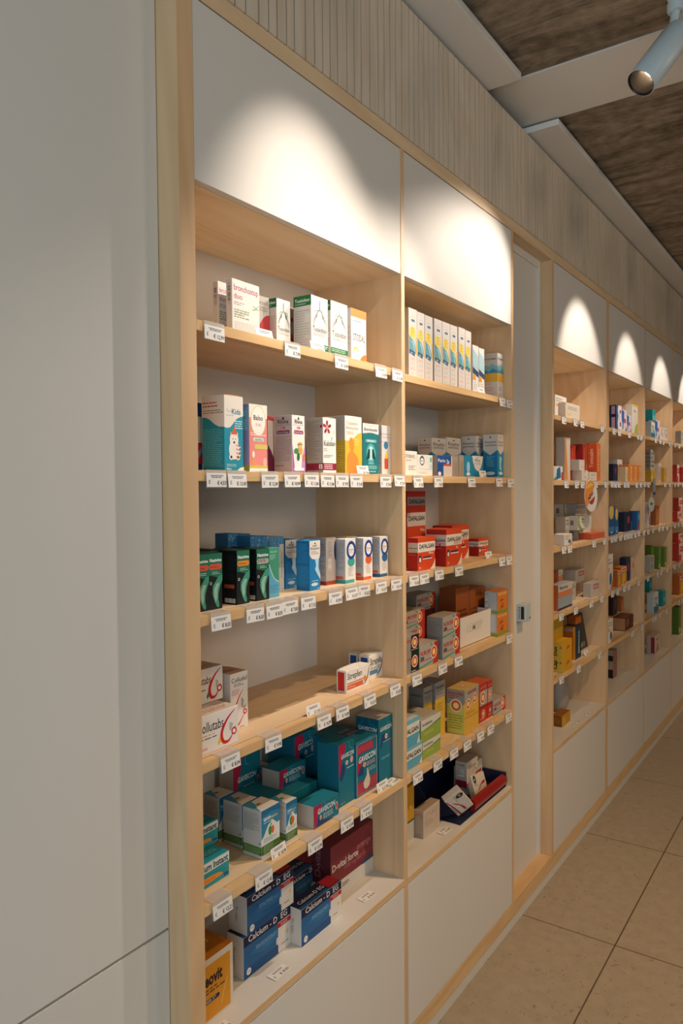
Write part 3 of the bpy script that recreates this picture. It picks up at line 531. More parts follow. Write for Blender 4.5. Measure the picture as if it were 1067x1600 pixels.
def target(A,f,cx,cy,r):
    A.ell(f,cx,cy,r*1.25,r*1.25,'ddd3c4'); A.ell(f,cx,cy,r,r,'c8401e'); A.ell(f,cx,cy,r*.68,r*.68,'eaa050'); A.ell(f,cx,cy,r*.5,r*.5,'f2cf8a')
def a_nuro(w,d,h,c):
    A=Art(w,d,h,'a9a39b','8b857e','a89a8c'); red='b8301e'
    if c=='k': red='24262a'
    A.poly('F',[(.72,0),(1,0),(1,1),(.8,1),(.74,.6)],red); A.text('F','NUROFEN',.04,.56,.66,'b8301e',.22,.03); A.text('F','200' ,.04,.34,.2,'24201e',.16,.04); A.rect('F',.04,.3,.66,.33,red); A.poly('F',[(0,0),(.7,.12),(.7,.18),(0,.08)],'3f9a78'); A.poly('F',[(.55,1),(.62,1),(.74,.78),(.7,.76)],'3f9a78')
    target(A,'F',.76,.55,min(w*.14,h*.28)); A.lines('L',.1,.2,.9,.8,6,'7a746e'); return A
def a_nurok(w,d,h,c):
    A=Art(w,d,h,'908a82','6a645e'); A.poly('F',[(.45,0),(1,0),(1,1),(.5,1)],'20241f'); target(A,'F',.72,.5,min(w*.16,h*.3)); A.text('F','NUROFEN',.0,.6,.5,'c04a2e',.2,.03); A.lines('F',.5,.02,.95,.12,1,'c8c0b4'); return A
def a_hidden2(w,d,h,c): return Art(w,d,h,'5c2420','4a1c1a')
def a_redox(w,d,h,c):
    A=Art(w,d,h,'d0782a','a8a4a0','c06a24'); A.rect('F',0,0,1,.14,'7f9430'); A.rect('L',0,0,1,.14,'7f9430'); A.barcode('L',.05,.2,.25,.8,True); A.text('F','BETADINE',.1,.82,.8,'e8c090',.12,.02); A.poly('F',[(.2,.6),(.45,.66),(.6,.6),(.3,.5)],'a8501c'); A.ell('F',.5,.4,.008,.004,'a8501c'); A.text('F','24',.3,.22,.3,'8c2f1a',.14,.03); A.rect('L',.3,.2,.9,.95,'b8b6b4'); return A
def a_redoxb(w,d,h,c):
    A=Art(w,d,h,'8f4a1c','7a3c16','a85a20'); A.lines('F',.1,.1,.9,.45,3,'5c2a12',.6); return A
def a_dafblue(w,d,h,c):
    A=Art(w,d,h,'5aa4be','4a90aa','b8c4c0'); A.rect('F',0,.42,1,.84,'dcdcd2'); A.text('F','DAFALGAN',.04,.5,.9,'1f2428',.22,.035); A.rect('F',0,.84,1,1,'6fb2c6'); A.poly('F',[(1,0),(1,.35),(.85,0)],'dcdcd2'); A.text('F','20',.06,.08,.12,'24586a',.14,.03); return A
def a_green(w,d,h,c):
    A=Art(w,d,h,'93a84a','7f8a46','b9b2a6'); A.poly('F',[(0,.55),(0,1),(1,1),(1,.72),(.6,.62)],'d2cfc6'); A.poly('F',[(.2,.52),(1,.68),(1,.76),(.3,.56)],'5f7f2c'); A.text('F','Perdofemina',.06,.72,.5,'2c2a26',.14,.02); A.curve('F',[(.8,.15),(.82,.55),(.9,.6),(.95,.2)],.0008,'c8d48a'); A.lines('F',.15,.3,.6,.42,2,'c8d48a'); A.rect('L',0,.55,1,1,'9a948a'); A.barcode('L',.1,.6,.9,.95,True); return A
def a_yelgrey(w,d,h,c):
    A=Art(w,d,h,'d8b244','a8953c','8f8a82'); A.rect('F',0,.7,1,1,'98938b'); A.rect('L',0,.62,1,1,'7f7a74'); A.text('F','Perdolan',.1,.88,.8,'2a2826',.06,.02); A.lines('F',.1,.76,.9,.85,3,'5a5650'); A.text('L','PARADENT',.1,.84,.8,'2a2826',.05,.02); A.lines('F',.2,.45,.8,.62,3,'c09a30',.6); return A
def a_nuroy(w,d,h,c):
    A=Art(w,d,h,'d9a944','c9bf56','c8a860'); A.poly('L',[(0,1),(0,.66),(.3,.7),(.5,.58),(.8,.62),(1,.7),(1,1)],'8f8c80'); A.text('L','NUROFEN',.08,.88,.84,'b0282a',.07,.04); A.lines('L',.1,.78,.7,.87,2,'b0282a',.5); target(A,'L',.52,.64,d*.27)
    A.lines('L',.1,.1,.9,.45,6,'8a8a30'); A.poly('F',[(0,1),(0,.72),(.4,.62),(.6,.78),(1,.7),(1,1)],'a09a8c'); target(A,'F',.25,.66,w*.13); target(A,'F',.7,.72,w*.12); A.rect('F',0,.36,1,.38,'c08a30'); A.lines('F',.1,.42,.8,.5,2,'c08a30'); target(A,'T',.5,.5,.012); A.text('F','NUROFEN',.2,.88,.6,'b83a2a',.06,.03); return A
def a_nuror(w,d,h,c):
    A=Art(w,d,h,'b83224','8f2018','c05a3a'); A.rect('F',.1,.42,1,.8,'a59a90'); A.text('F','NUROFEN',.15,.86,.75,'a8948a',.05,.03); target(A,'F',.45,.62,w*.26); A.rect('F',0,.36,1,.4,'8f2018'); target(A,'F',.5,.2,w*.16); A.lines('F',.15,.05,.85,.12,1,'e0a080'); return A
def a_yelw(w,d,h,c):
    A=Art(w,d,h,'cf9a20','b08018'); A.rect('F',0,0,1,.35,'c8c0b4'); A.rect('F',0,.34,1,.37,'28484a'); A.curve('F',[(.3,.5),(.6,.6),(.9,.5)],.001,'e8d8a0'); A.ell('F',.6,.62,.004,.004,'e8d8a0'); return A
def a_cyst(w,d,h,c):
    A=Art(w,d,h,'c9b6a4','b3a08e','ab9784'); A.curve('F',[(.7,.05),(.85,.4),(.75,.7),(.95,.95)],.0012,'b06a5a'); A.curve('F',[(.1,.72),(.3,.82),(.5,.7),(.6,.85)],.001,'a04a3c'); A.curve('F',[(.5,.8),(.65,.72),(.75,.85)],.001,DK); A.lines('F',.08,.35,.7,.6,5,'a89684'); A.curve('L',[(.1,.8),(.5,.85),(.9,.75)],.002,'b06a40'); A.lines('L',.3,.05,.7,.15,2,'7a6a5a'); return A
def a_barc(w,d,h,c):
    A=Art(w,d,h,'c4b6a8','b9aa9c','a89888'); A.text('L','D-CURE' ,.1,.84,.7,'3a302c',.1,.02); A.barcode('L',.2,.42,.75,.72); A.rect('L',0,0,1,.27,'8c2038'); A.poly('F',[(0,0),(1,.25),(1,.45),(.6,.3),(0,.15)],'a8281f'); A.text('F','D-Cure',.2,.7,.6,'6a5a54',.12,.01); A.curve('F',[(.5,.45),(.7,.62),(.9,.5)],.0015,'b04a40'); return A
# cartons of the farther bays
def a_simple(front,left,top=None,marks=()):
    def f(w,d,h,c):
        A=Art(w,d,h,front,left,top)
        for m_ in marks:
            k=m_[0]
            if k=='r': A.rect(*m_[1:])
            elif k=='l': A.lines(*m_[1:])
            elif k=='p': A.poly(*m_[1:])
            elif k=='o': A.ell(m_[1],m_[2],m_[3],A.size(m_[1])[0]*m_[4],A.size(m_[1])[1]*m_[5],m_[6],16)
            elif k=='t': A.text(*m_[1:])
            elif k=='v': A.vtext(*m_[1:])
        return A
    return f
KIND={k[2:]:v for k,v in list(globals().items()) if k.startswith('a_') and k!='a_simple'}
KIND.update({
'whiteo':a_simple('dfd6cc','cdc2b8',None,[('o','F',.65,.3,.18,.18,'2f6a94'),('r','F',.1,.5,.5,.62,'e0a060'),('l','F',.1,.7,.9,.9,2,GR),('p','F',[(.6,0),(1,0),(1,.3)],'d8702c')]),
'lightbox':a_simple('e2d4c0','cdbda8','e4dccf',[('l','F',.15,.55,.8,.8,2,GR),('r','F',.1,.15,.4,.35,'e0c890')]),
'tallwhite':a_simple('d8c8b4','b8b0a6',None,[('p','F',[(0,0),(.6,0),(.2,1),(0,1)],'d8904a')]),
'bluewhite':a_simple('d8d8d4','c8c4c0',None,[('p','F',[(.3,0),(.8,.2),(.7,1),(.4,.8)],'2f6a94'),('r','F',.85,0,1,.6,'b83a2c'),('p','F',[(0,0),(.3,.3),(.3,0)],'4a9a6a')]),
'redbox':a_simple('a8241a','8f1c14',None,[('v','F','Tonicalm',.55,.3,.6,'d8705a',.02),('r','F',.85,0,1,1,'d0581e')]),
'orangebox':a_simple('d8702a','c4481c',None,[('v','L','Tonicalm',.6,.35,.5,'e8b090',.02),('v','F','VITAMIN',.6,.25,.6,'f0c8a0',.02)]),
'smile':a_simple('ddd0c2','c8b8a8','d8c8b8',[('o','F',.55,.75,.22,.5,'d8904a'),('o','F',.55,.82,.19,.5,'e4d8ca'),('t','F','Sivoca',.42,.8,.25,'5a5048',.14,.02)]),
'leaf':a_simple('dad2c4','b8ae a0'.replace(' ',''),'cbbfae',[('o','F',.3,.65,.33,.75,'8f9a4a'),('o','F',.45,.72,.36,.66,'dfd8ca'),('t','F','Vitalin',.2,.7,.36,'5a5a50',.14,.02),('l','F',.2,.5,.5,.62,1,GR),('r','L',.3,.35,.6,.7,'6a6660')]),
'plainw':a_simple('b5ab9f','a2988c',None,[('l','F',.1,.65,.9,.9,2,'5a544e'),('l','F',.1,.3,.6,.5,2,'7a746c')]),
'coral':a_simple('d0603c','b8502f','d8704a'),
'bluegrey':a_simple('8f9aa0','b05a2c','a09a94',[('r','F',0,.72,1,1,'c0b8b0'),('r','F',0,.5,1,.72,'c87a4a'),('t','F','Metarelax',.1,.8,.6,'3a3836',.14,.02),('r','F',0,0,1,.08,'1c2030')]),
'redlabel':a_simple('bdb4aa','a89e94','b5aa9e',[('r','F',.3,.5,.9,.85,'a83c22'),('t','F','SENIOR',.36,.58,.48,'e8d4c4',.2,.02),('r','F',.2,.1,.25,.4,'c8a090')]),
'yellowtall':a_simple('b8901c','a88218',None,[('v','F','Pharmaton',.75,.03,.5,'241c10',.03)]),
'yellowtext':a_simple('d09a1c','c4a640',None,[('v','L','Duo',.45,.55,.3,'2a2010',.03),('v','L','Cap',.45,.1,.3,'2a2010',.03),('p','F',[(.3,.7),(.7,.75),(.6,.85)],'b8401c'),('p','F',[(.3,.2),(.7,.25),(.6,.35)],'b8401c'),('p','L',[(.7,.78),(.95,.82),(.75,.88)],'b8401c'),('p','L',[(.7,.28),(.95,.32),(.75,.38)],'b8401c')]),
'orangeblue':a_simple('12303e','9a4c10',None,[('v','F','BEROCCA',.7,.15,.7,'b8c8c8',.03),('r','L',0,.85,1,.93,'8a8478'),('r','L',.8,0,1,1,'c8861c'),('t','L','BEROCCA',.1,.87,.6,'2a2420',.05,.02)]),
'orangetop':a_simple('b8600f','8a4410'),
'yellowbox':a_simple('b88410','7a4a10','9a5c14',[('r','F',.1,.2,.4,.8,'c8982c'),('l','L',.1,.3,.9,.8,3,'9a6a20')]),
'navyw':a_simple('d8d8d8','1b2a58',None,[('p','F',[(0,0),(.35,0),(.2,.5),(.35,1),(0,1)],'24509a'),('r','F',.6,.3,.9,.6,'b04a60'),('r','L',.3,.15,.8,.9,'c0a0ac')]),
'multicol':a_simple('d4ccd0','b8b0b8',None,[('p','F',[(0,.5),(.3,.2),(.5,.9),(0,1)],'2f62a8'),('r','F',.4,.4,.8,.6,'c04a5a'),('p','F',[(.6,0),(1,0),(.9,.3)],'8a3a6a'),('r','F',.1,.1,.3,.3,'3a8ab0')]),
'yellowcap':a_simple('e0d8c8','c8beb0','d8c060',[('r','F',0,.93,1,1,'d8c04a'),('p','F',[(.3,0),(1,0),(1,.4),(.6,.3)],'a8b04a'),('t','F','Bion',.3,.75,.5,'4a4a6a',.08,.02)]),
'navyp':a_simple('14203a','121c34',None,[('o','F',.5,.6,.2,.2,'8a3040'),('r','F',.85,0,1,.5,'2f5a94')]),
'bluew':a_simple('cfd0c8','a8a8a4',None,[('p','F',[(0,0),(.5,.2),(.2,.6),(0,.7)],'2f62a8'),('r','F',.7,0,1,.3,'d8b050'),('r','F',.4,.6,.7,.8,'4a88a0')]),
'creamb':a_simple('dcc8a8','cbb08a',None,[('r','F',.88,0,1,1,'d89a3c'),('l','F',.2,.2,.8,.7,4,'b8a488')]),
'orangeb':a_simple('e0822c','d0702a','c8642a',[('r','F',.55,.05,.95,.9,'e8b878'),('l','F',.6,.2,.9,.8,4,'c86a2c')]),
'blueyel':a_simple('1b5080','174878',None,[('o','F',.45,.8,.38,.25,'d8b050'),('r','F',.1,.1,.9,.3,'3a7aa8'),('o','F',.5,.1,.1,.04,'d8d8d0')]),
'bluered':a_simple('1b5f94','174a7a','d8b858',[('p','F',[(.3,0),(1,.1),(1,.35),(.5,.3)],'c84a30'),('p','F',[(.4,.5),(.9,.6),(.6,.9)],'7ab0cc')]),
'orangey':a_simple('c87a24','b05a18',None,[('p','F',[(.2,0),(.8,.2),(.7,.7),(.3,.6)],'d8b030'),('r','F',.1,.75,.9,.95,'d8cfc4'),('r','F',.2,.8,.8,.9,'b83a24')]),
'tanbox':a_simple('c8a884','b09070',None,[('p','F',[(.3,.5),(.8,.6),(.5,.9)],'c8602c')]),
'brownbox':a_simple('4a1c12','a5784e','6a3418',[('r','L',0,.94,1,1,'7a2c1c'),('p','F',[(.1,.2),(.5,.4),(.4,.9),(.1,.8)],'8a5028'),('p','F',[(.6,.1),(.95,.3),(.8,.7)],'6a3a1c'),('r','L',0,.0,1,.06,'5a1c14')]),
'darkbr':a_simple('2a120c','24100a',None,[('r','F',.6,.1,.75,.9,'0c0c10'),('v','F','CARE',.7,.3,.5,'8a8478',.02)]),
'orangebr':a_simple('a5602c','8a4c22',None,[('p','F',[(.1,.1),(.8,.3),(.5,.8)],'c87a34'),('r','F',.1,.8,.9,.95,'8a3a1c')]),
'blackw':a_simple('8c6a58','1a1412','9a8a7c',[('r','L',0,.5,1,1,'9a8a7c'),('p','F',[(.2,.1),(.9,.3),(.6,.8)],'b8603c')]),
'tealw':a_simple('cfd4d0','b0b8b8','c8d0cc',[('r','F',0,0,1,.32,'2c6a88'),('t','F','Physiolac',.15,.65,.7,'4a5a6a',.12,.02),('o','F',.6,.35,.2,.12,'4aa0b0'),('l','F',.1,.42,.8,.6,2,GR)]),
'tealp':a_simple('1f8a8c','157a7e','2a8f90',[('r','F',.2,.3,.8,.6,'5fb4b8')]),
'whitep':a_simple('e0d4c8','cdbfb0',None,[('l','F',.2,.3,.9,.9,4,'a08a7a'),('r','F',.7,.2,.85,.5,'b87a6a')]),
'yellowp':a_simple('c49a2a','b0881e','c8ac50',[('r','F',.1,.2,.5,.5,'d8bc5a')]),
'greyp':a_simple('b0a698','8f877c','c0b8ac',[('l','F',.1,.1,.9,.9,4,'6a645c',.6),('l','L',.1,.1,.9,.9,4,'6a645c',.6)]),
'ovalpink':a_simple('dccbb4','d0bca4',None,[('o','F',.4,.45,.33,.42,'c04a68'),('o','F',.4,.45,.2,.3,'d8909c')]),
'greenb':a_simple('5f7a1c','4f6818','4a601a',[('r','F',.8,.1,.95,.9,'8fa03c'),('o','F',.4,.15,.25,.1,'c8ccb0')]),
'redstripe':a_simple('c8b4a4','a89c90','c0a898',[('r','L',.5,.05,.95,.92,'8c2018'),('t','F','Nutri',.2,.7,.6,'8c4a3c',.14,.02),('p','F',[(.1,.1),(.8,.1),(.5,.6)],'b87a64')]),
'redw':a_simple('d8ccc0','b82c1c','a82418',[('r','F',.0,.0,.5,.35,'c8301c'),('r','F',.2,.5,1,.8,'c83420'),('t','F','STREP',.3,.6,.5,'e8dcd0',.12,.02)]),
})
FLAP={'gavitall':'167084','gavidark':'c2b6a8','gaviwide':'1a7486','gaviplain':'1c7d90','nesi':'143029','wave':'2a86b8','dafal':'c84a30','dafforte':'c84a30','nuro':'a89a8c','strepfen':'e2dcd4','strepsils':'e2dcd4','bear':'c98a4a','kaloba':'b8a898','gavinat':None}
SP = [(50, 63, .85)]
# lamp x, aimed x, aimed z, power, cone, blend
SPOTS = [(1.27,1.34,2.02,42,57,.95), (2.75,2.15,2.13,66,48,.75), (3.2,3.3,2.0,40,54,.5), (4.0,4.12,2.0,35,52,.5), (4.8,4.93,2.0,33,50,.45), (5.6,5.72,2.0,33,50,.45)]
BOXES = [
 ('broncho', 'B1S1', 1.115, 0.035, 1.8950, 0.083, 0.017, 0.1110, 'white carton with magenta rounded lettering, foremost at left end of top shelf, top shelf'),
 ('redwave', 'B1S1', 1.247, 0.090, 1.8950, 0.048, 0.050, 0.1150, 'low grey and dark red carton between the magenta lettered carton and green lettered one'),
 ('tussi', 'B1S1', 1.296, 0.070, 1.8950, 0.049, 0.045, 0.1140, 'slim white carton with green top band and branching lungs, standing in shadow, top shelf'),
 ('redwave2', 'B1S1', 1.381, 0.100, 1.8950, 0.015, 0.050, 0.1140, 'narrow slice of grey brown carton with dark red emblem behind the large green topped carton'),
 ('tussi', 'B1S1', 1.371, 0.030, 1.8950, 0.066, 0.051, 0.1310, 'largest white carton with green lettered side band and branching lungs drawing, top shelf, nearest bay'),
 ('tussi', 'B1S1', 1.448, 0.030, 1.8950, 0.071, 0.045, 0.1340, 'white carton with branching lungs drawing standing next to the orange striped carton, top shelf'),
 ('stodal', 'B1S1', 1.542, 0.035, 1.8950, 0.069, 0.045, 0.1350, 'white carton with orange top band, last at right on the top shelf, top shelf'),
 ('broncho', 'B1S1', 1.116, 0.075, 1.8950, 0.070, 0.015, 0.1120, 'white carton with magenta rounded lettering, partly covered by its twin, top shelf, nearest bay'),
 ('bear', 'B1S2', 1.082, 0.030, 1.6180, 0.055, 0.061, 0.1510, 'large white and teal carton with a polar bear in a striped scarf, second shelf'),
 ('balso', 'B1S2', 1.161, 0.035, 1.6180, 0.057, 0.045, 0.1410, 'pink carton with round white emblem and a small candle drawing, second shelf, nearest bay'),
 ('wine', 'B1S2', 1.279, 0.085, 1.6180, 0.021, 0.050, 0.1270, 'grey and wine red carton squeezed in behind the pink carton, second shelf, nearest bay'),
 ('rhina', 'B1S2', 1.297, 0.030, 1.6180, 0.046, 0.051, 0.1280, 'white carton with purple strip and a cartoon child in yellow and green, second shelf'),
 ('kaloba', 'B1S2', 1.413, 0.030, 1.6180, 0.053, 0.049, 0.1310, 'white carton with crimson five petal flower and crimson bottom band, second shelf, nearest bay'),
 ('torso', 'B1S2', 1.504, 0.030, 1.6180, 0.075, 0.045, 0.1430, 'yellow and white carton with an orange human torso silhouette, second shelf, nearest bay'),
 ('lungs', 'B1S2', 1.583, 0.030, 1.6180, 0.076, 0.045, 0.1300, 'teal and white carton with dark lungs drawing on a glowing disc, second shelf, nearest bay'),
 ('shapes', 'B1S2', 1.683, 0.035, 1.6180, 0.045, 0.045, 0.1310, 'white carton with blue circle, yellow triangle and red square, second shelf, nearest bay'),
 ('bluepink', 'B1S2', 1.070, 0.100, 1.6180, 0.021, 0.060, 0.1400, 'blue, white and pink carton peeking out behind the left side panel, second shelf, nearest bay'),
 ('nesi:red', 'B1S3', 1.002, 0.033, 1.3470, 0.035, 0.050, 0.1100, 'black and green carton with red lozenge, cut off by the left side panel, third shelf'),
 ('nesi:red', 'B1S3', 1.037, 0.033, 1.3470, 0.037, 0.050, 0.1100, 'black and green carton with red lozenge, second from the left side panel, third shelf'),
 ('nesi:red', 'B1S3', 1.098, 0.090, 1.3470, 0.035, 0.050, 0.1090, 'black carton standing behind the two red lozenge cartons, third shelf, nearest bay'),
 ('nesi:orange', 'B1S3', 1.117, 0.033, 1.3470, 0.038, 0.050, 0.1100, 'black and green carton with orange lozenge, third shelf, nearest bay'),
 ('nesi:orange', 'B1S3', 1.154, 0.090, 1.3470, 0.035, 0.050, 0.1070, 'black carton directly behind the orange lozenge carton, third shelf, nearest bay'),
 ('nesi:grey', 'B1S3', 1.177, 0.033, 1.3470, 0.040, 0.050, 0.1090, 'black and green carton with pale grey lozenge, third shelf, nearest bay'),
 ('nesi:grey', 'B1S3', 1.208, 0.090, 1.3470, 0.026, 0.050, 0.1060, 'black carton directly behind the pale grey lozenge carton, third shelf, nearest bay'),
 ('seas', 'B1S3', 1.225, 0.040, 1.3470, 0.034, 0.050, 0.1080, 'light green and pale blue carton with a curved wave beside the black cartons, third shelf'),
 ('bubble', 'B1S3', 1.206, 0.141, 1.3470, 0.035, 0.040, 0.1370, 'blue bubble patterned carton in back row, first from left, third shelf, nearest bay'),
 ('bubble', 'B1S3', 1.243, 0.141, 1.3470, 0.035, 0.040, 0.1340, 'blue bubble patterned carton in back row, second from left, third shelf, nearest bay'),
 ('bubble', 'B1S3', 1.234, 0.100, 1.3470, 0.038, 0.040, 0.1310, 'blue bubble patterned carton in back row, third from left, third shelf, nearest bay'),
 ('bubble', 'B1S3', 1.272, 0.100, 1.3470, 0.024, 0.040, 0.1290, 'blue bubble patterned carton in back row, fourth from left, third shelf, nearest bay'),
 ('bubblew', 'B1S3', 1.297, 0.090, 1.3470, 0.040, 0.070, 0.1260, 'pale blue fading to white carton with vertical lettering at right end of the bubble row'),
 ('wave', 'B1S3', 1.355, 0.100, 1.3470, 0.046, 0.050, 0.1150, 'dark blue carton with white rounded top in shadow behind the bright blue carton, third shelf'),
 ('wave', 'B1S3', 1.359, 0.032, 1.3470, 0.041, 0.039, 0.1150, 'bright blue carton with white wave shaped front, foremost on its shelf, third shelf, nearest bay'),
 ('rings:r', 'B1S3', 1.491, 0.105, 1.3470, 0.030, 0.045, 0.1140, 'white carton with blue ring in back row just right of the bright blue carton'),
 ('rings:r', 'B1S3', 1.462, 0.060, 1.3470, 0.042, 0.045, 0.1150, 'white carton with dark blue ring and barcode left of the teal banded ring carton'),
 ('ring:t', 'B1S3', 1.513, 0.038, 1.3470, 0.046, 0.050, 0.1100, 'white carton with blue ring and teal band at the bottom, third shelf, nearest bay'),
 ('ring:t', 'B1S3', 1.623, 0.110, 1.3470, 0.049, 0.045, 0.1070, 'white ring carton standing behind the teal banded one, third shelf, nearest bay'),
 ('ring:o', 'B1S3', 1.595, 0.038, 1.3470, 0.043, 0.050, 0.1080, 'white carton with blue ring and orange band at the bottom, third shelf, nearest bay'),
 ('ring:o', 'B1S3', 1.703, 0.110, 1.3470, 0.025, 0.045, 0.1050, 'white ring carton standing behind the orange banded one, third shelf, nearest bay'),
 ('ring:b', 'B1S3', 1.675, 0.038, 1.3470, 0.042, 0.050, 0.1070, 'white carton with blue ring and blue band at the bottom, rightmost on its shelf'),
 ('collutabs', 'B1S4', 0.982, 0.030, 1.0700, 0.130, 0.060, 0.0750, 'white lozenge carton with red loop and yellow flare, foremost on the half empty shelf'),
 ('collug', 'B1S4', 1.026, 0.090, 1.1450, 0.105, 0.060, 0.0710, 'white lozenge carton with red loop and green flare, stacked above and behind, fourth shelf'),
 ('colludol', 'B1S4', 1.141, 0.078, 1.0700, 0.054, 0.060, 0.1230, 'tall white spray carton with red loop, right one of the pair, fourth shelf, nearest bay'),
 ('strepfen', 'B1S4', 1.523, 0.045, 1.0700, 0.106, 0.030, 0.0560, 'white carton with red end panel and orange stripe on the half empty shelf, fourth shelf'),
 ('strepsils', 'B1S4', 1.660, 0.065, 1.0700, 0.068, 0.033, 0.0650, 'white carton with blue end panel and blue stripe behind the red ended carton, fourth shelf'),
 ('strepsils', 'B1S4', 1.696, 0.125, 1.0700, 0.032, 0.031, 0.0570, 'white carton with blue end panel, rearmost of the lozenge cartons at right, fourth shelf'),
 ('colludol', 'B1S4', 1.162, 0.150, 1.0700, 0.052, 0.060, 0.1160, 'tall white spray carton mostly covered by the lozenge cartons, fourth shelf, nearest bay'),
 ('instant', 'B1S5', 0.982, 0.045, 0.7970, 0.114, 0.070, 0.0510, 'teal and orange carton lying at the left end, lower and nearer one, fifth shelf'),
 ('instant', 'B1S5', 0.997, 0.092, 0.8480, 0.116, 0.070, 0.0460, 'teal and orange carton, upper and farther one at the left end, fifth shelf, nearest bay'),
 ('gavinat', 'B1S5', 1.179, 0.030, 0.7970, 0.061, 0.053, 0.1030, 'white carton with green base and leaf droplet emblem, foremost, fifth shelf, nearest bay'),
 ('gavinat', 'B1S5', 1.192, 0.097, 0.7970, 0.050, 0.056, 0.0970, 'white carton with green base directly behind the foremost one, fifth shelf, nearest bay'),
 ('gavinat', 'B1S5', 1.187, 0.160, 0.7970, 0.049, 0.049, 0.0980, 'white carton with green base, leftmost and in shadow, fifth shelf, nearest bay'),
 ('gavinat', 'B1S5', 1.262, 0.030, 0.7970, 0.039, 0.045, 0.0910, 'narrower white carton with green base next to the low teal carton, fifth shelf, nearest bay'),
 ('gavinat', 'B1S5', 1.422, 0.221, 0.7970, 0.048, 0.064, 0.0710, 'white carton with green base seen between the two front green based cartons, fifth shelf'),
 ('gaviwide', 'B1S5', 1.353, 0.022, 0.7970, 0.101, 0.049, 0.0510, 'low teal carton with white end panel, nearest the shelf edge, fifth shelf, nearest bay'),
 ('gaviplain', 'B1S5', 1.270, 0.100, 0.7970, 0.201, 0.120, 0.0600, 'low teal carton behind the nearest low teal one, fifth shelf, nearest bay'),
 ('gaviwide', 'B1S5', 1.367, 0.135, 0.8570, 0.103, 0.055, 0.0450, 'low teal carton with white end panel raised on top of another carton, fifth shelf'),
 ('gaviwide', 'B1S5', 1.299, 0.221, 0.7970, 0.098, 0.048, 0.1370, 'dark teal carton with brown end panel at far back left, fifth shelf, nearest bay'),
 ('gavitall', 'B1S5', 1.471, 0.170, 0.7970, 0.092, 0.090, 0.1530, 'dark teal carton with crimson corner in the back row, fifth shelf, nearest bay'),
 ('gavitall', 'B1S5', 1.477, 0.038, 0.7970, 0.070, 0.066, 0.1550, 'tall teal carton with plain side and crimson corner, fifth shelf, nearest bay'),
 ('gavidrop', 'B1S5', 1.548, 0.034, 0.7970, 0.102, 0.136, 0.1400, 'tall teal and crimson striped carton with cream drop splash, fifth shelf, nearest bay'),
 ('gavidark', 'B1S5', 1.656, 0.034, 0.7970, 0.072, 0.072, 0.1730, 'tallest teal carton with pale top, beside the right side panel, fifth shelf, nearest bay'),
 ('ceovit', 'B1S6', 0.983, 0.050, 0.5210, 0.126, 0.140, 0.1290, 'orange yellow carton with white frame and dark blue lozenge, white bottom board, nearest bay'),
 ('calcium', 'B1S6', 1.171, 0.078, 0.5210, 0.162, 0.049, 0.0930, 'navy and blue carton, lower one of the stacked pair, white bottom board, nearest bay'),
 ('calcium', 'B1S6', 1.181, 0.076, 0.6140, 0.162, 0.054, 0.0840, 'navy and blue carton, upper one of the stacked pair, white bottom board, nearest bay'),
 ('calcium', 'B1S6', 1.334, 0.047, 0.5210, 0.162, 0.045, 0.0870, 'navy and blue carton standing alone at the right of the pair, white bottom board'),
 ('calcium', 'B1S6', 1.420, 0.160, 0.5210, 0.151, 0.080, 0.0790, 'navy carton in shadow behind the lone navy and blue carton, white bottom board, nearest bay'),
 ('dvital', 'B1S6', 1.526, 0.100, 0.5210, 0.202, 0.059, 0.1410, 'dark red carton with white lower band at the back right, white bottom board, nearest bay'),
 ('physio', 'B2S1', 1.830, 0.035, 1.8890, 0.048, 0.045, 0.1980, 'tall white carton with yellow blob and blue wave, first from left, top shelf, second bay'),
 ('physio', 'B2S1', 1.879, 0.035, 1.8890, 0.044, 0.050, 0.1960, 'tall white carton with yellow blob and blue wave, second from left, top shelf, second bay'),
 ('physio', 'B2S1', 1.925, 0.035, 1.8890, 0.048, 0.050, 0.1950, 'tall white carton with yellow blob and blue wave, third from left, top shelf, second bay'),
 ('physio', 'B2S1', 1.983, 0.035, 1.8890, 0.051, 0.045, 0.1960, 'tall white carton with yellow blob and blue wave, fourth from left, top shelf, second bay'),
 ('physio', 'B2S1', 2.036, 0.035, 1.8890, 0.050, 0.050, 0.1960, 'tall white carton with yellow blob and blue wave, fifth from left, top shelf, second bay'),
 ('physio', 'B2S1', 2.088, 0.035, 1.8890, 0.050, 0.050, 0.1960, 'tall white carton with yellow blob and blue wave, sixth from left, top shelf, second bay'),
 ('physio', 'B2S1', 2.146, 0.035, 1.8890, 0.047, 0.045, 0.1990, 'tall white carton with yellow blob and blue wave, seventh from left, top shelf, second bay'),
 ('physio', 'B2S1', 2.195, 0.035, 1.8890, 0.045, 0.050, 0.1970, 'tall white carton with yellow blob and blue wave, eighth from left, top shelf, second bay'),
 ('physios', 'B2S1', 2.240, 0.030, 1.8890, 0.045, 0.050, 0.1570, 'shorter white and blue carton just right of the eight tall ones, top shelf, second bay'),
 ('physios', 'B2S1', 2.299, 0.035, 1.8890, 0.044, 0.050, 0.1570, 'shorter white and blue carton beside the yellow banded wave carton, top shelf, second bay'),
 ('physioy', 'B2S1', 2.442, 0.030, 1.8890, 0.051, 0.049, 0.1600, 'squat carton with blue waves over a yellow band, rightmost on its shelf, top shelf'),
 ('ornyl', 'B2S2', 1.795, 0.030, 1.6170, 0.071, 0.050, 0.0690, "white carton with black lettering at the left end of the second bay's second shelf"),
 ('circw', 'B2S2', 1.867, 0.030, 1.6170, 0.092, 0.050, 0.0610, 'white carton with dark round emblem and teal drop, second shelf, second bay'),
 ('bottle', 'B2S2', 1.990, 0.030, 1.6170, 0.097, 0.045, 0.0630, 'blue carton with white bottle drawing, second shelf, second bay'),
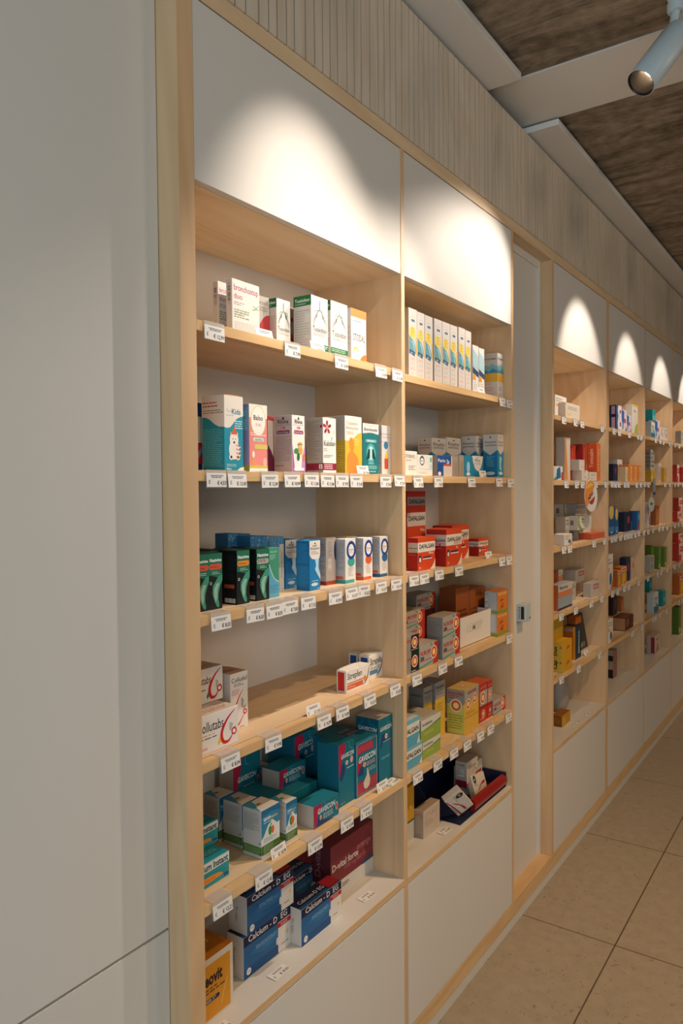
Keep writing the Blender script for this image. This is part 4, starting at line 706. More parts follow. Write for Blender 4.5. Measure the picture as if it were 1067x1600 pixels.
 ('greyend', 'B2S2', 2.088, 0.030, 1.6170, 0.044, 0.050, 0.0660, 'plain grey carton end with vertical lettering, left one of two, second shelf, second bay'),
 ('greyend', 'B2S2', 2.135, 0.030, 1.6170, 0.037, 0.050, 0.0680, 'plain grey carton end with vertical lettering, right one of two, second shelf, second bay'),
 ('shieldlow', 'B2S2', 2.185, 0.035, 1.6170, 0.147, 0.050, 0.0700, 'low bright blue carton with white shield shape, second shelf, second bay'),
 ('shield', 'B2S2', 2.180, 0.150, 1.6170, 0.104, 0.050, 0.1310, 'tall blue carton with white shield in back row, left one, second shelf, second bay'),
 ('shield', 'B2S2', 2.287, 0.150, 1.6170, 0.114, 0.050, 0.1380, 'tall blue carton with white shield in back row, middle one, second shelf, second bay'),
 ('shield', 'B2S2', 2.416, 0.100, 1.6170, 0.058, 0.055, 0.1470, 'tall blue carton with white shield in back row, right one with dark side, second shelf'),
 ('shield', 'B2S2', 2.441, 0.030, 1.6170, 0.052, 0.054, 0.1510, 'tall blue carton with white shield standing at the shelf front, rightmost, second shelf, second bay'),
 ('dafal', 'B2S3', 1.849, 0.020, 1.3470, 0.104, 0.031, 0.0930, 'red orange carton with white band, foremost at the left, third shelf, second bay'),
 ('dafaltall', 'B2S3', 1.912, 0.090, 1.3470, 0.113, 0.070, 0.1840, 'tall red orange carton with white band behind the foremost one, third shelf, second bay'),
 ('dafaltop', 'B2S3', 1.913, 0.090, 1.5310, 0.113, 0.070, 0.0420, 'red carton with grey band on top of the tall red orange one, third shelf'),
 ('dafforte', 'B2S3', 2.002, 0.008, 1.3470, 0.105, 0.067, 0.1100, 'larger red orange carton with white band and orange second line, third shelf, second bay'),
 ('dafforte', 'B2S3', 2.360, 0.065, 1.3470, 0.077, 0.037, 0.0590, 'smallest red orange carton standing apart at the right, third shelf, second bay'),
 ('dafforte', 'B2S3', 2.186, 0.080, 1.3470, 0.126, 0.070, 0.1110, 'red orange carton partly covered by the larger one, third shelf, second bay'),
 ('nuro:k', 'B2S4', 1.837, 0.065, 1.0700, 0.133, 0.060, 0.0640, 'grey carton with round orange target, cut off at lower left, fourth shelf, second bay'),
 ('nurok', 'B2S4', 1.748, 0.010, 1.0700, 0.086, 0.050, 0.0610, 'black and grey carton with orange target, bottom of the left stack, fourth shelf, second bay'),
 ('nurok', 'B2S4', 1.748, 0.010, 1.1310, 0.086, 0.050, 0.0440, 'black and grey carton with orange target, second from the bottom of the left stack'),
 ('nuro', 'B2S4', 1.837, 0.065, 1.1340, 0.133, 0.060, 0.0420, 'grey and red carton with orange target, third from the bottom of the left stack'),
 ('nuro', 'B2S4', 1.838, 0.065, 1.1760, 0.133, 0.060, 0.0460, 'grey and red carton with orange target, top of the left stack, fourth shelf, second bay'),
 ('nuro', 'B2S4', 1.841, 0.012, 1.0700, 0.113, 0.053, 0.0640, 'grey and red carton with orange target lying low between the two stacks, fourth shelf'),
 ('nuro', 'B2S4', 1.985, 0.012, 1.0700, 0.114, 0.054, 0.0640, 'grey and red carton with orange target, lower one of the central stack, fourth shelf'),
 ('nuro', 'B2S4', 1.986, 0.012, 1.1340, 0.114, 0.054, 0.0610, 'grey and red carton with orange target, upper one of the central stack, fourth shelf'),
 ('hidden2', 'B2S4', 2.092, 0.160, 1.0700, 0.128, 0.060, 0.1140, 'dark red carton underneath the lone far grey and red one, fourth shelf, second bay'),
 ('nuro', 'B2S4', 2.093, 0.160, 1.1840, 0.128, 0.060, 0.0520, 'grey and red carton with orange target, raised alone at the back, fourth shelf, second bay'),
 ('redox', 'B2S4', 2.391, 0.012, 1.0700, 0.096, 0.045, 0.0780, 'orange and green carton, lower one of the right hand stack, fourth shelf, second bay'),
 ('redox', 'B2S4', 2.396, 0.012, 1.1480, 0.088, 0.048, 0.0750, 'orange and green carton, upper one of the right hand stack, fourth shelf, second bay'),
 ('redoxb', 'B2S4', 2.224, 0.085, 1.1200, 0.101, 0.060, 0.1290, 'dark orange carton in back row, left one, fourth shelf, second bay'),
 ('redoxb', 'B2S4', 2.329, 0.085, 1.1200, 0.123, 0.060, 0.1150, 'dark orange carton in back row, right one, fourth shelf, second bay'),
 ('dafblue', 'B2S5', 1.759, 0.022, 0.7950, 0.112, 0.060, 0.0630, 'light blue and white carton, lower one at the left end, fifth shelf, second bay'),
 ('dafblue', 'B2S5', 1.748, 0.022, 0.8580, 0.109, 0.060, 0.0760, 'light blue and white carton, upper one at the left end, fifth shelf, second bay'),
 ('green', 'B2S5', 1.880, 0.025, 0.7950, 0.113, 0.090, 0.0500, 'lime green and white carton, lower one of its stack, fifth shelf, second bay'),
 ('green', 'B2S5', 1.871, 0.025, 0.8450, 0.123, 0.090, 0.0660, 'lime green and white carton, upper one of its stack, fifth shelf, second bay'),
 ('yelgrey', 'B2S5', 2.007, 0.090, 0.7950, 0.056, 0.052, 0.1710, 'yellow and grey tall carton behind the lime green stack, fifth shelf, second bay'),
 ('yelgrey', 'B2S5', 2.064, 0.080, 0.7950, 0.069, 0.060, 0.1760, 'yellow and grey tall carton beside the big yellow one, fifth shelf, second bay'),
 ('nuroy', 'B2S5', 2.147, 0.019, 0.7950, 0.108, 0.062, 0.1430, 'big yellow and grey carton with orange red target, fifth shelf, second bay'),
 ('nuror', 'B2S5', 2.283, 0.030, 0.7950, 0.066, 0.060, 0.1300, 'red carton with target between the yellow carton and another red one, fifth shelf, second bay'),
 ('nuror', 'B2S5', 2.352, 0.030, 0.7950, 0.038, 0.060, 0.1270, 'red carton with target, tall, left of the low red one, fifth shelf, second bay'),
 ('nuro', 'B2S5', 2.390, 0.025, 0.7950, 0.103, 0.060, 0.0490, 'low red and grey carton with target at the right end, fifth shelf, second bay'),
 ('yelw', 'B2S6', 1.906, 0.100, 0.5190, 0.057, 0.070, 0.1640, 'yellow carton with white lower half behind the pale carton, white bottom board, second bay'),
 ('cyst', 'B2S6', 1.966, 0.070, 0.5190, 0.107, 0.033, 0.0840, 'pale carton with fine red line drawing, white bottom board, second bay'),
 ('barc', 'B2S6', 2.318, 0.080, 0.5190, 0.060, 0.045, 0.0430, 'white and crimson carton with barcode, lower one of two, white bottom board, second bay'),
 ('barc', 'B2S6', 2.292, 0.080, 0.5620, 0.087, 0.043, 0.0870, 'white and crimson carton with barcode, upper one of two, white bottom board, second bay'),
 ('whiteo', 'B3S1', 3.052, 0.035, 1.8740, 0.149, 0.040, 0.0930, "white carton with orange and blue marks at the left of the third bay's top shelf"),
 ('lightbox', 'B3S1', 3.097, 0.005, 1.8740, 0.190, 0.030, 0.0630, "low cream carton with grey lettering on the third bay's top shelf, bay right of door"),
 ('tallwhite', 'B3S2', 3.163, 0.030, 1.6110, 0.075, 0.038, 0.1850, 'tall white carton with orange edge, second shelf, bay right of door'),
 ('bluewhite', 'B3S2', 2.955, 0.010, 1.6110, 0.123, 0.030, 0.0570, 'small white carton with blue swirl in front of the tall white one'),
 ('redbox', 'B3S2', 3.312, 0.054, 1.6110, 0.072, 0.050, 0.1600, 'dark red tall carton, left one of two, second shelf, bay right of door'),
 ('redbox', 'B3S2', 3.476, 0.048, 1.6110, 0.056, 0.045, 0.1700, 'dark red tall carton, right one of two, second shelf, bay right of door'),
 ('orangebox', 'B3S2', 3.571, 0.010, 1.6110, 0.055, 0.046, 0.1770, 'tall orange carton with rounded corner at the right, second shelf, bay right of door'),
 ('smile', 'B3S2', 3.339, 0.010, 1.6110, 0.088, 0.044, 0.0460, 'low white carton with orange curve, lower one, second shelf, bay right of door'),
 ('smile', 'B3S2', 3.316, 0.015, 1.6570, 0.078, 0.039, 0.0470, 'low white carton with orange curve, upper one, second shelf, bay right of door'),
 ('lightbox', 'B3S2', 3.428, 0.002, 1.6110, 0.110, 0.045, 0.0400, 'small pale carton at the foot of the orange one, second shelf, bay right of door'),
 ('whiteo', 'B3S3', 3.083, 0.005, 1.3390, 0.103, 0.054, 0.0450, 'low white carton with blue and orange corner at the front left, bay right of door'),
 ('leaf', 'B3S3', 3.464, 0.066, 1.3390, 0.203, 0.050, 0.0510, 'white carton with green leaf curve, bottom right of the stack, bay right of door'),
 ('leaf', 'B3S3', 3.316, 0.020, 1.3900, 0.203, 0.050, 0.0620, 'white carton with green leaf curve, second tier right, third shelf, bay right of door'),
 ('plainw', 'B3S3', 3.264, 0.060, 1.3390, 0.052, 0.045, 0.1120, 'plain pale carton with grey lettering left of the leaf cartons, bay right of door'),
 ('leaf', 'B3S3', 3.395, 0.111, 1.4390, 0.148, 0.050, 0.0660, 'white carton with green leaf curve, top left tier, third shelf, bay right of door'),
 ('plainw', 'B3S3', 3.439, 0.071, 1.4390, 0.183, 0.040, 0.0650, 'pale grey carton with dark lettering, top right tier, third shelf, bay right of door'),
 ('coral', 'B3S3', 3.468, 0.005, 1.3390, 0.219, 0.060, 0.0270, 'flat coral pack lying at the right end, third shelf, bay right of door'),
 ('bluegrey', 'B3S4', 3.050, 0.020, 1.0660, 0.185, 0.045, 0.1070, 'white and grey blue carton with orange stripe, lower front, fourth shelf, bay right of door'),
 ('bluegrey', 'B3S4', 3.191, 0.066, 1.1360, 0.056, 0.030, 0.0850, 'white and grey blue carton with orange stripe, upper, fourth shelf, bay right of door'),
 ('redlabel', 'B3S4', 3.511, 0.020, 1.0660, 0.143, 0.036, 0.0650, 'white carton with red label, front right, fourth shelf, bay right of door'),
 ('plainw', 'B3S4', 3.335, 0.060, 1.0660, 0.081, 0.060, 0.0850, 'plain white carton left of the red label cartons, fourth shelf, bay right of door'),
 ('redlabel', 'B3S4', 3.512, 0.090, 1.1260, 0.136, 0.070, 0.0630, 'white carton with red label, raised at the back, fourth shelf, bay right of door'),
 ('yellowtall', 'B3S5', 3.088, 0.050, 0.8050, 0.116, 0.050, 0.2140, 'tall yellow carton at the left end, fifth shelf, bay right of door'),
 ('yellowtext', 'B3S5', 3.063, 0.005, 0.8050, 0.123, 0.045, 0.1280, 'yellow and orange carton with black lettering, fifth shelf, bay right of door'),
 ('orangeblue', 'B3S5', 3.328, 0.035, 0.8050, 0.085, 0.054, 0.1496, 'orange and dark blue tall carton, fifth shelf, bay right of door'),
 ('orangetop', 'B3S5', 3.381, 0.050, 0.9550, 0.082, 0.038, 0.0330, 'orange carton on top of the orange and dark blue one, bay right of door'),
 ('yellowbox', 'B3S6', 3.220, 0.060, 0.5240, 0.117, 0.045, 0.0490, 'yellow carton alone on the white board of the third bay, bay right of door'),
 ('navyw', 'B4S1', 3.953, 0.020, 1.8740, 0.100, 0.036, 0.0740, 'navy and pink carton, lower one, top shelf, fourth bay'),
 ('navyw', 'B4S1', 3.952, 0.020, 1.9480, 0.100, 0.036, 0.0550, 'navy carton with white flap, upper one, top shelf, fourth bay'),
 ('multicol', 'B4S1', 4.058, 0.020, 1.8740, 0.101, 0.050, 0.1150, 'white carton with blue and red marks, top shelf, fourth bay'),
 ('multicol', 'B4S1', 4.163, 0.020, 1.8740, 0.088, 0.050, 0.0950, 'white carton with red and purple marks, top shelf, fourth bay'),
 ('yellowcap', 'B4S1', 4.252, 0.015, 1.8740, 0.128, 0.036, 0.1590, 'tall white carton with yellow top and green corner, top shelf, fourth bay'),
 ('navyp', 'B4S2', 3.935, 0.030, 1.6110, 0.085, 0.036, 0.0890, 'dark navy carton, second shelf, fourth bay'),
 ('bluew', 'B4S2', 4.136, 0.062, 1.6110, 0.100, 0.050, 0.1190, 'white carton with blue and yellow edge, second shelf, fourth bay'),
 ('creamb', 'B4S2', 4.098, 0.010, 1.6110, 0.048, 0.045, 0.0770, 'cream carton with yellow edge, second shelf, fourth bay'),
 ('orangeb', 'B4S2', 4.156, 0.012, 1.6110, 0.089, 0.050, 0.0890, 'orange carton, left one of three, second shelf, fourth bay'),
 ('orangeb', 'B4S2', 4.248, 0.012, 1.6110, 0.096, 0.050, 0.0900, 'orange carton, middle one of three, second shelf, fourth bay'),
 ('orangeb', 'B4S2', 4.347, 0.012, 1.6110, 0.098, 0.050, 0.0900, 'orange carton, right one of three, second shelf, fourth bay'),
 ('blueyel', 'B4S3', 3.771, 0.010, 1.3390, 0.115, 0.060, 0.1470, 'blue carton with yellow oval top, nearest one, third shelf, fourth bay'),
 ('blueyel', 'B4S3', 3.929, 0.020, 1.3390, 0.070, 0.060, 0.1300, 'blue carton with yellow oval top, farther one, third shelf, fourth bay'),
 ('navyp', 'B4S3', 4.159, 0.030, 1.3390, 0.165, 0.045, 0.1050, 'navy carton with red splash, third shelf, fourth bay'),
 ('bluered', 'B4S3', 4.347, 0.010, 1.3390, 0.066, 0.045, 0.1090, 'blue carton with yellow lid and red corner, third shelf, fourth bay'),
 ('whiteo', 'B4S4', 3.770, 0.020, 1.0660, 0.123, 0.050, 0.1770, 'white carton with orange marks at front left of the fourth bay, fourth shelf, fourth bay'),
 ('orangey', 'B4S4', 3.947, 0.010, 1.0660, 0.058, 0.045, 0.0850, 'orange and yellow pack, fourth shelf, fourth bay'),
 ('orangey', 'B4S4', 4.048, 0.020, 1.0660, 0.122, 0.050, 0.0910, 'orange and red pack beside the yellow one, fourth shelf, fourth bay'),
 ('navyp', 'B4S4', 4.198, 0.030, 1.0660, 0.088, 0.035, 0.1300, 'black carton behind the orange packs, fourth shelf, fourth bay'),
 ('tanbox', 'B4S4', 4.308, 0.030, 1.0660, 0.076, 0.050, 0.1170, 'tan carton with orange mark, fourth shelf, fourth bay'),
 ('brownbox', 'B4S5', 4.142, 0.020, 0.8050, 0.174, 0.066, 0.0710, 'brown kraft carton with dark red photo front, fifth shelf, fourth bay'),
 ('darkbr', 'B4S5', 4.008, 0.050, 0.9050, 0.081, 0.034, 0.1010, 'dark brown carton on top of the kraft carton, fifth shelf, fourth bay'),
 ('orangebr', 'B4S5', 4.171, 0.050, 0.9050, 0.051, 0.045, 0.0770, 'rust orange carton on top of the kraft carton, fifth shelf, fourth bay'),
 ('whiteo', 'B4S5', 3.735, 0.005, 0.8050, 0.104, 0.030, 0.1190, 'white and orange carton in front of the kraft carton, fifth shelf, fourth bay'),
 ('blackw', 'B4S6', 4.207, 0.100, 0.5240, 0.080, 0.045, 0.0950, 'black and white carton, lower one, white bottom board, fourth bay'),
 ('blackw', 'B4S6', 4.207, 0.100, 0.6190, 0.080, 0.045, 0.0590, 'black and white carton, upper one, white bottom board, fourth bay'),
 ('tealw', 'B5S1', 4.691, 0.010, 1.8740, 0.096, 0.033, 0.0950, 'white and teal carton, lower left in the fifth bay, top shelf, fifth bay'),
 ('tealp', 'B5S1', 4.907, 0.051, 1.9690, 0.078, 0.045, 0.0930, 'solid teal carton standing on the white and teal one, top shelf, fifth bay'),
 ('multicol', 'B5S1', 4.797, 0.010, 1.8740, 0.121, 0.040, 0.1120, 'pale blue pink carton in the fifth bay, top shelf, fifth bay'),
 ('whitep', 'B5S1', 4.920, 0.010, 1.8740, 0.107, 0.040, 0.0790, 'small white carton with fine marks, left one, top shelf, fifth bay'),
 ('whitep', 'B5S1', 5.030, 0.010, 1.8740, 0.119, 0.040, 0.0800, 'small white carton with fine marks, right one, top shelf, fifth bay'),
 ('yellowp', 'B5S2', 4.685, 0.010, 1.6110, 0.108, 0.037, 0.0700, 'flat yellow carton, second shelf, fifth bay'),
 ('greyp', 'B5S2', 4.771, 0.030, 1.6810, 0.094, 0.033, 0.1250, 'grey striped carton on the flat yellow one, second shelf, fifth bay'),
 ('ovalpink', 'B5S2', 4.922, 0.015, 1.6110, 0.064, 0.045, 0.1160, 'white carton with upright pink oval, second shelf, fifth bay'),
 ('yellowp', 'B5S2', 5.100, 0.020, 1.6110, 0.053, 0.045, 0.0910, 'narrow yellow carton, second shelf, fifth bay'),
 ('whiteo', 'B5S3', 4.614, 0.010, 1.3390, 0.058, 0.045, 0.1500, 'white carton with orange foot, third shelf, fifth bay'),
 ('orangebr', 'B5S3', 4.960, 0.040, 1.3390, 0.093, 0.032, 0.1270, 'orange brown carton, third shelf, fifth bay'),
 ('greenb', 'B5S4', 4.865, 0.046, 1.0660, 0.062, 0.045, 0.1490, 'olive green carton, first from left, fourth shelf, fifth bay'),
 ('greenb', 'B5S4', 4.929, 0.015, 1.0660, 0.058, 0.045, 0.1380, 'olive green carton, second from left, fourth shelf, fifth bay'),
 ('greenb', 'B5S4', 5.101, 0.015, 1.0660, 0.067, 0.045, 0.1260, 'olive green carton, third from left, fourth shelf, fifth bay'),
 ('plainw', 'B5S4', 4.685, 0.010, 1.0660, 0.101, 0.035, 0.1020, 'grey white carton in front of the olive green ones, fourth shelf, fifth bay'),
 ('tealw', 'B5S5', 4.827, 0.020, 0.8050, 0.124, 0.042, 0.1220, 'white and blue rounded pack, fifth shelf, fifth bay'),
 ('tealp', 'B5S5', 5.134, 0.030, 0.8050, 0.078, 0.045, 0.0990, 'teal pack right of the white and blue one, fifth shelf, fifth bay'),
 ('tealp', 'B5S5', 5.025, 0.090, 0.9050, 0.073, 0.045, 0.0910, 'teal pack raised at the back of the fifth bay, fifth shelf, fifth bay'),
 ('redstripe', 'B5S6', 4.957, 0.040, 0.5240, 0.154, 0.050, 0.1160, 'white carton with red stripe on its side, alone on the white board, fifth bay'),
 ('plainw', 'B6S1', 5.595, 0.010, 1.8740, 0.131, 0.038, 0.0930, 'white carton at the right edge of the picture, top shelf, top shelf, farthest bay'),
 ('redw', 'B6S2', 5.467, 0.010, 1.6110, 0.075, 0.045, 0.1190, 'red and white carton, second shelf, left one, second shelf, farthest bay'),
 ('redw', 'B6S2', 5.679, 0.010, 1.6110, 0.083, 0.045, 0.1080, 'red and white carton, second shelf, right one, second shelf, farthest bay'),
 ('redw', 'B6S3', 5.493, 0.010, 1.3390, 0.113, 0.033, 0.0710, 'white and red carton, third shelf, lower one, third shelf, farthest bay'),
 ('redw', 'B6S3', 5.583, 0.020, 1.4100, 0.129, 0.038, 0.0940, 'white and red carton, third shelf, upper one, third shelf, farthest bay'),
 ('redw', 'B6S4', 5.548, 0.010, 1.0660, 0.145, 0.042, 0.1210, 'white and red carton, fourth shelf, lower one, fourth shelf, farthest bay'),
 ('redw', 'B6S4', 5.639, 0.030, 1.1870, 0.136, 0.040, 0.0630, 'dark red carton, fourth shelf, upper one, fourth shelf, farthest bay'),
 ('orangey', 'B6S5', 5.737, 0.040, 0.8050, 0.161, 0.047, 0.1370, 'orange pack with grey label, fifth shelf, fifth shelf, farthest bay'),
 ('greenb', 'B6S6', 5.710, 0.040, 0.5240, 0.087, 0.045, 0.1970, "dark green carton on the white board at the picture's right edge, farthest bay"),
]
TAGS = [('B1S1', 1.024, '12,99'),
 ('B1S1', 1.259, '7,99'),
 ('B1S1', 1.442, '10,99'),
 ('B1S1', 1.617, '8,99'),
 ('B1S1', 1.7, '11,99'),
 ('B1S2', 1.024, '4,53'),
 ('B1S2', 1.081, '13,45'),
 ('B1S2', 1.18, '12,49'),
 ('B1S2', 1.253, '10,94'),
 ('B1S2', 1.322, '11,86'),
 ('B1S2', 1.383, '11,86'),
 ('B1S2', 1.441, '9,92'),
 ('B1S2', 1.502, '9,40'),
 ('B1S2', 1.638, '9,30'),
 ('B1S2', 1.707, '7,24'),
 ('B1S3', 1.031, '8,03'),
 ('B1S3', 1.13, '8,03'),
 ('B1S3', 1.19, '8,03'),
 ('B1S3', 1.242, '7,83'),
 ('B1S3', 1.306, '7,15'),
 ('B1S3', 1.41, '8,95'),
 ('B1S3', 1.477, '6,97'),
 ('B1S3', 1.533, '8,22'),
 ('B1S3', 1.613, '6,97'),
 ('B1S3', 1.689, '9,19'),
 ('B1S4', 1.052, '8,04'),
 ('B1S4', 1.182, '9,98'),
 ('B1S4', 1.361, '10,99'),
 ('B1S4', 1.435, '10,89'),
 ('B1S4', 1.555, '6,92'),
 ('B1S4', 1.679, '8,28'),
 ('B1S5', 1.025, '12,21'),
 ('B1S5', 1.147, '12,45'),
 ('B1S5', 1.323, '13,99'),
 ('B1S5', 1.451, '12,49'),
 ('B1S5', 1.536, '10,12'),
 ('B2S1', 2.403, '13,95'),
 ('B2S1', 2.466, '12,95'),
 ('B2S2', 1.81, '9,53'),
 ('B2S2', 1.931, '8,53'),
 ('B2S2', 2.155, '12,30'),
 ('B2S2', 2.373, '7,95'),
 ('B2S2', 2.475, '8,50'),
 ('B2S3', 1.784, '2,68'),
 ('B2S3', 1.842, '3,33'),
 ('B2S3', 1.933, '3,50'),
 ('B2S3', 2.063, '5,95'),
 ('B2S3', 2.397, '8,60'),
 ('B2S3', 2.461, '9,30'),
 ('B2S4', 2.464, '7,95'),
 ('B2S4', 2.057, '9,08'),
 ('B2S4', 1.952, '8,93'),
 ('B2S4', 1.797, '7,98'),
 ('B2S5', 1.798, '5,60'),
 ('B2S5', 1.92, '8,08'),
 ('B2S5', 2.025, '9,95'),
 ('B2S5', 2.119, '7,60'),
 ('B2S5', 2.217, '6,68'),
 ('B2S5', 2.3, '5,98'),
 ('B2S5', 2.454, '7,10'),
 ('B3S1', 3.047, ''),
 ('B3S1', 3.199, ''),
 ('B3S1', 3.294, ''),
 ('B3S1', 3.61, ''),
 ('B3S2', 3.08, ''),
 ('B3S2', 3.219, ''),
 ('B3S2', 3.302, ''),
 ('B3S2', 3.507, ''),
 ('B3S2', 3.669, ''),
 ('B3S3', 3.048, ''),
 ('B3S3', 3.126, ''),
 ('B3S3', 3.478, ''),
 ('B3S3', 3.652, ''),
 ('B3S4', 3.017, ''),
 ('B3S4', 3.209, ''),
 ('B3S4', 3.438, ''),
 ('B3S4', 3.607, ''),
 ('B3S5', 3.017, ''),
 ('B3S5', 3.249, ''),
 ('B3S5', 3.573, ''),
 ('B4S1', 3.81, ''),
 ('B4S1', 3.915, ''),
 ('B4S1', 4.12, ''),
 ('B4S1', 4.315, ''),
 ('B4S1', 4.382, ''),
 ('B4S2', 3.779, ''),
 ('B4S2', 3.843, ''),
 ('B4S2', 3.908, ''),
 ('B4S2', 4.032, ''),
 ('B4S2', 4.089, ''),
 ('B4S2', 4.276, ''),
 ('B4S2', 4.375, ''),
 ('B4S2', 4.465, ''),
 ('B4S3', 3.781, ''),
 ('B4S3', 3.85, ''),
 ('B4S3', 3.948, ''),
 ('B4S3', 4.036, ''),
 ('B4S3', 4.104, ''),
 ('B4S3', 4.16, ''),
 ('B4S3', 4.255, ''),
 ('B4S3', 4.333, ''),
 ('B4S3', 4.453, ''),
 ('B4S4', 3.796, ''),
 ('B4S4', 3.897, ''),
 ('B4S4', 4.022, ''),
 ('B4S4', 4.119, ''),
 ('B4S4', 4.332, ''),
 ('B4S5', 4.196, ''),
 ('B4S5', 4.413, ''),
 ('B5S1', 4.742, ''),
 ('B5S1', 4.861, ''),
 ('B5S1', 4.96, ''),
 ('B5S1', 5.154, ''),
 ('B5S2', 4.552, ''),
 ('B5S2', 5.006, ''),
 ('B5S2', 5.157, ''),
 ('B5S3', 4.557, ''),
 ('B5S3', 4.678, ''),
 ('B5S3', 4.847, ''),
 ('B5S3', 4.946, ''),
 ('B5S3', 5.078, ''),
 ('B5S4', 4.56, ''),
 ('B5S4', 4.803, ''),
 ('B5S4', 4.907, ''),
 ('B5S4', 5.09, ''),
 ('B5S5', 4.704, ''),
 ('B5S5', 4.771, ''),
 ('B5S5', 4.874, ''),
 ('B5S5', 5.074, ''),
 ('B6S1', 5.319, ''),
 ('B6S1', 5.459, ''),
 ('B6S2', 5.319, ''),
 ('B6S2', 5.428, ''),
 ('B6S2', 5.58, ''),
 ('B6S3', 5.333, ''),
 ('B6S3', 5.444, ''),
 ('B6S3', 5.568, ''),
 ('B6S4', 5.327, ''),
 ('B6S4', 5.482, ''),
 ('B6S5', 5.476, ''),
 ('B6S5', 5.583, '')]

# ---------------------------------------------------------------- the room
ZA, ZB = 2.479, 2.149
LV = {1: [1.895,1.618,1.347,1.070,.797,.521], 2: [1.889,1.617,1.347,1.070,.795,.519]}
for k in (3, 4, 5, 6, 7): LV[k] = [1.874,1.611,1.339,1.066,.805,.524]
BAY = {1: (.981,1.729), 2: (1.747,2.494), 3: (2.935,3.688), 4: (3.734,4.473), 5: (4.491,5.239), 6: (5.257,6.0), 7: (6.018,6.76)}
def struct(name, a, b, mat, bev=0.0):
    o = bx(name, a, b, mat, None, bev); o['kind'] = 'structure'; return o
struct('floor', (-3.1, -4.1, -.05), (9.1, .36, 0), FLOORM)
struct('wall_back', (-3.1, .36, -.05), (9.1, .46, 3.1), WHITE_M)
struct('wall_right', (-3.1, -4.2, -.05), (9.1, -4.1, 3.1), WHITE_M)
struct('wall_end', (9.1, -4.2, -.05), (9.2, .46, 3.1), WHITE_M)
q = MB()                                            # street wall with the shop window opening
q.box((-3.2,-4.2,-.05), (-3.1,-3.7,3.1), WHITE_M); q.box((-3.2,-.3,-.05), (-3.1,.46,3.1), WHITE_M)
q.box((-3.2,-3.7,2.75), (-3.1,-.3,3.1), WHITE_M); q.box((-3.2,-3.7,-.05), (-3.1,-.3,.2), WHITE_M)
tag(q.build('wall_left'), kind='structure')
q = MB()
for y in (-3.7, -2.03, -.36): q.box((-3.18,y,.2), (-3.12,y+.06,2.75), TRACKM)
q.box((-3.18,-3.7,.2), (-3.12,-.3,.26), TRACKM); q.box((-3.18,-3.7,2.69), (-3.12,-.3,2.75), TRACKM)
tag(q.build('window_1'), kind='structure')
# ceiling: raw concrete fields, smooth painted band, hung plaster strips beside the fascia
def slab(x0, x1):
    n = 0
q = MB(); q.box((-3.1,-4.1,2.906), (9.1,.36,3.05), CONC); tag(q.build('ceiling'), kind='structure')
for i, (x0, x1) in enumerate(((-1.55,-1.20), (2.345,2.665), (6.2,6.52))):
    struct('trim_%d' % (i+1), (x0,-4.1,2.900), (x1,.05,2.9065), STRIP)
for i, (x0, x1) in enumerate(((-1.15,2.30), (2.654,6.15), (6.55,9.0))):
    struct('trim_%d' % (i+4), (x0,-.112,2.871), (x1,.10,2.893), STRIP, .002)
# slatted wooden fascia over the cupboards, irregular slat widths
q = MB(); q.box((.9,.016,ZA+.037), (8.6,.05,2.865), GROOVE)
x = .942; rs = random.Random(3)
while x < 8.5:
    ww = rs.choice((.022,.024,.028,.034,.026)); q.box((x,-.004,ZA+.036), (x+ww,.02,2.861), W_S); x += ww+.0048
tag(q.build('trim_7'), kind='structure')
q = MB(); q.box((.942,0.0,ZA), (8.5,.05,ZA+.036), W_H, .0008); tag(q.build('trim_8'), kind='structure')
q = MB(); q.box((.942,0.0,.041), (8.5,.30,.094), W_E, .0008); tag(q.build('trim_9'), kind='structure')
q = MB(); q.box((.942,.004,0.0), (8.5,.10,.041), PLINTH, .001); q.box((-3.0,.06,0.0), (.94,.12,.05), PLINTH); tag(q.build('baseboard_back'), kind='structure')
# flush white door in its timber recess
q = MB(); q.box((2.513,.052,.094), (2.911,.09,ZA), WHITE); tag(q.build('door_1'), kind='structure'); door = bpy.data.objects['door_1']
q = MB()
q.box((2.513,.045,.094), (2.535,.0525,ZA), WHITE, .001); q.box((2.889,.045,.094), (2.911,.0525,ZA), WHITE, .001); q.box((2.535,.045,ZA-.03), (2.889,.0525,ZA), WHITE, .001)
q.build('door_frame', door)
q = MB(); q.box((2.669,.015,1.078), (2.719,.052,1.143), TRACKM, .002)
q.box((2.6685,.022,1.088), (2.67,.034,1.135), DARKM); q.box((2.705,.0143,1.088), (2.716,.0155,1.092), DARKM)
for k in range(6): q.box((2.6683,.038,1.09+k*.008), (2.67,.043,1.093+k*.008), DARKM)
q.build('door_handle', door)

# tall white cupboard to the left of the first bay
t = empty('tall_cupboard', (0,.05,0)); tag(t, 'tall flat white cupboard filling the left edge of the picture', 'cupboard')
off = (0,.05,0)
bx('upper_door', (-2.9,.053,.7625), (.9405,.075,2.90), WHITE, t, .0015, off)
bx('lower_door', (-2.9,.053,.06), (.9405,.075,.7575), WHITE, t, .0015, off)
bx('carcass', (-2.9,.08,.055), (.940,.355,2.90), GROOVE, t, 0, off)

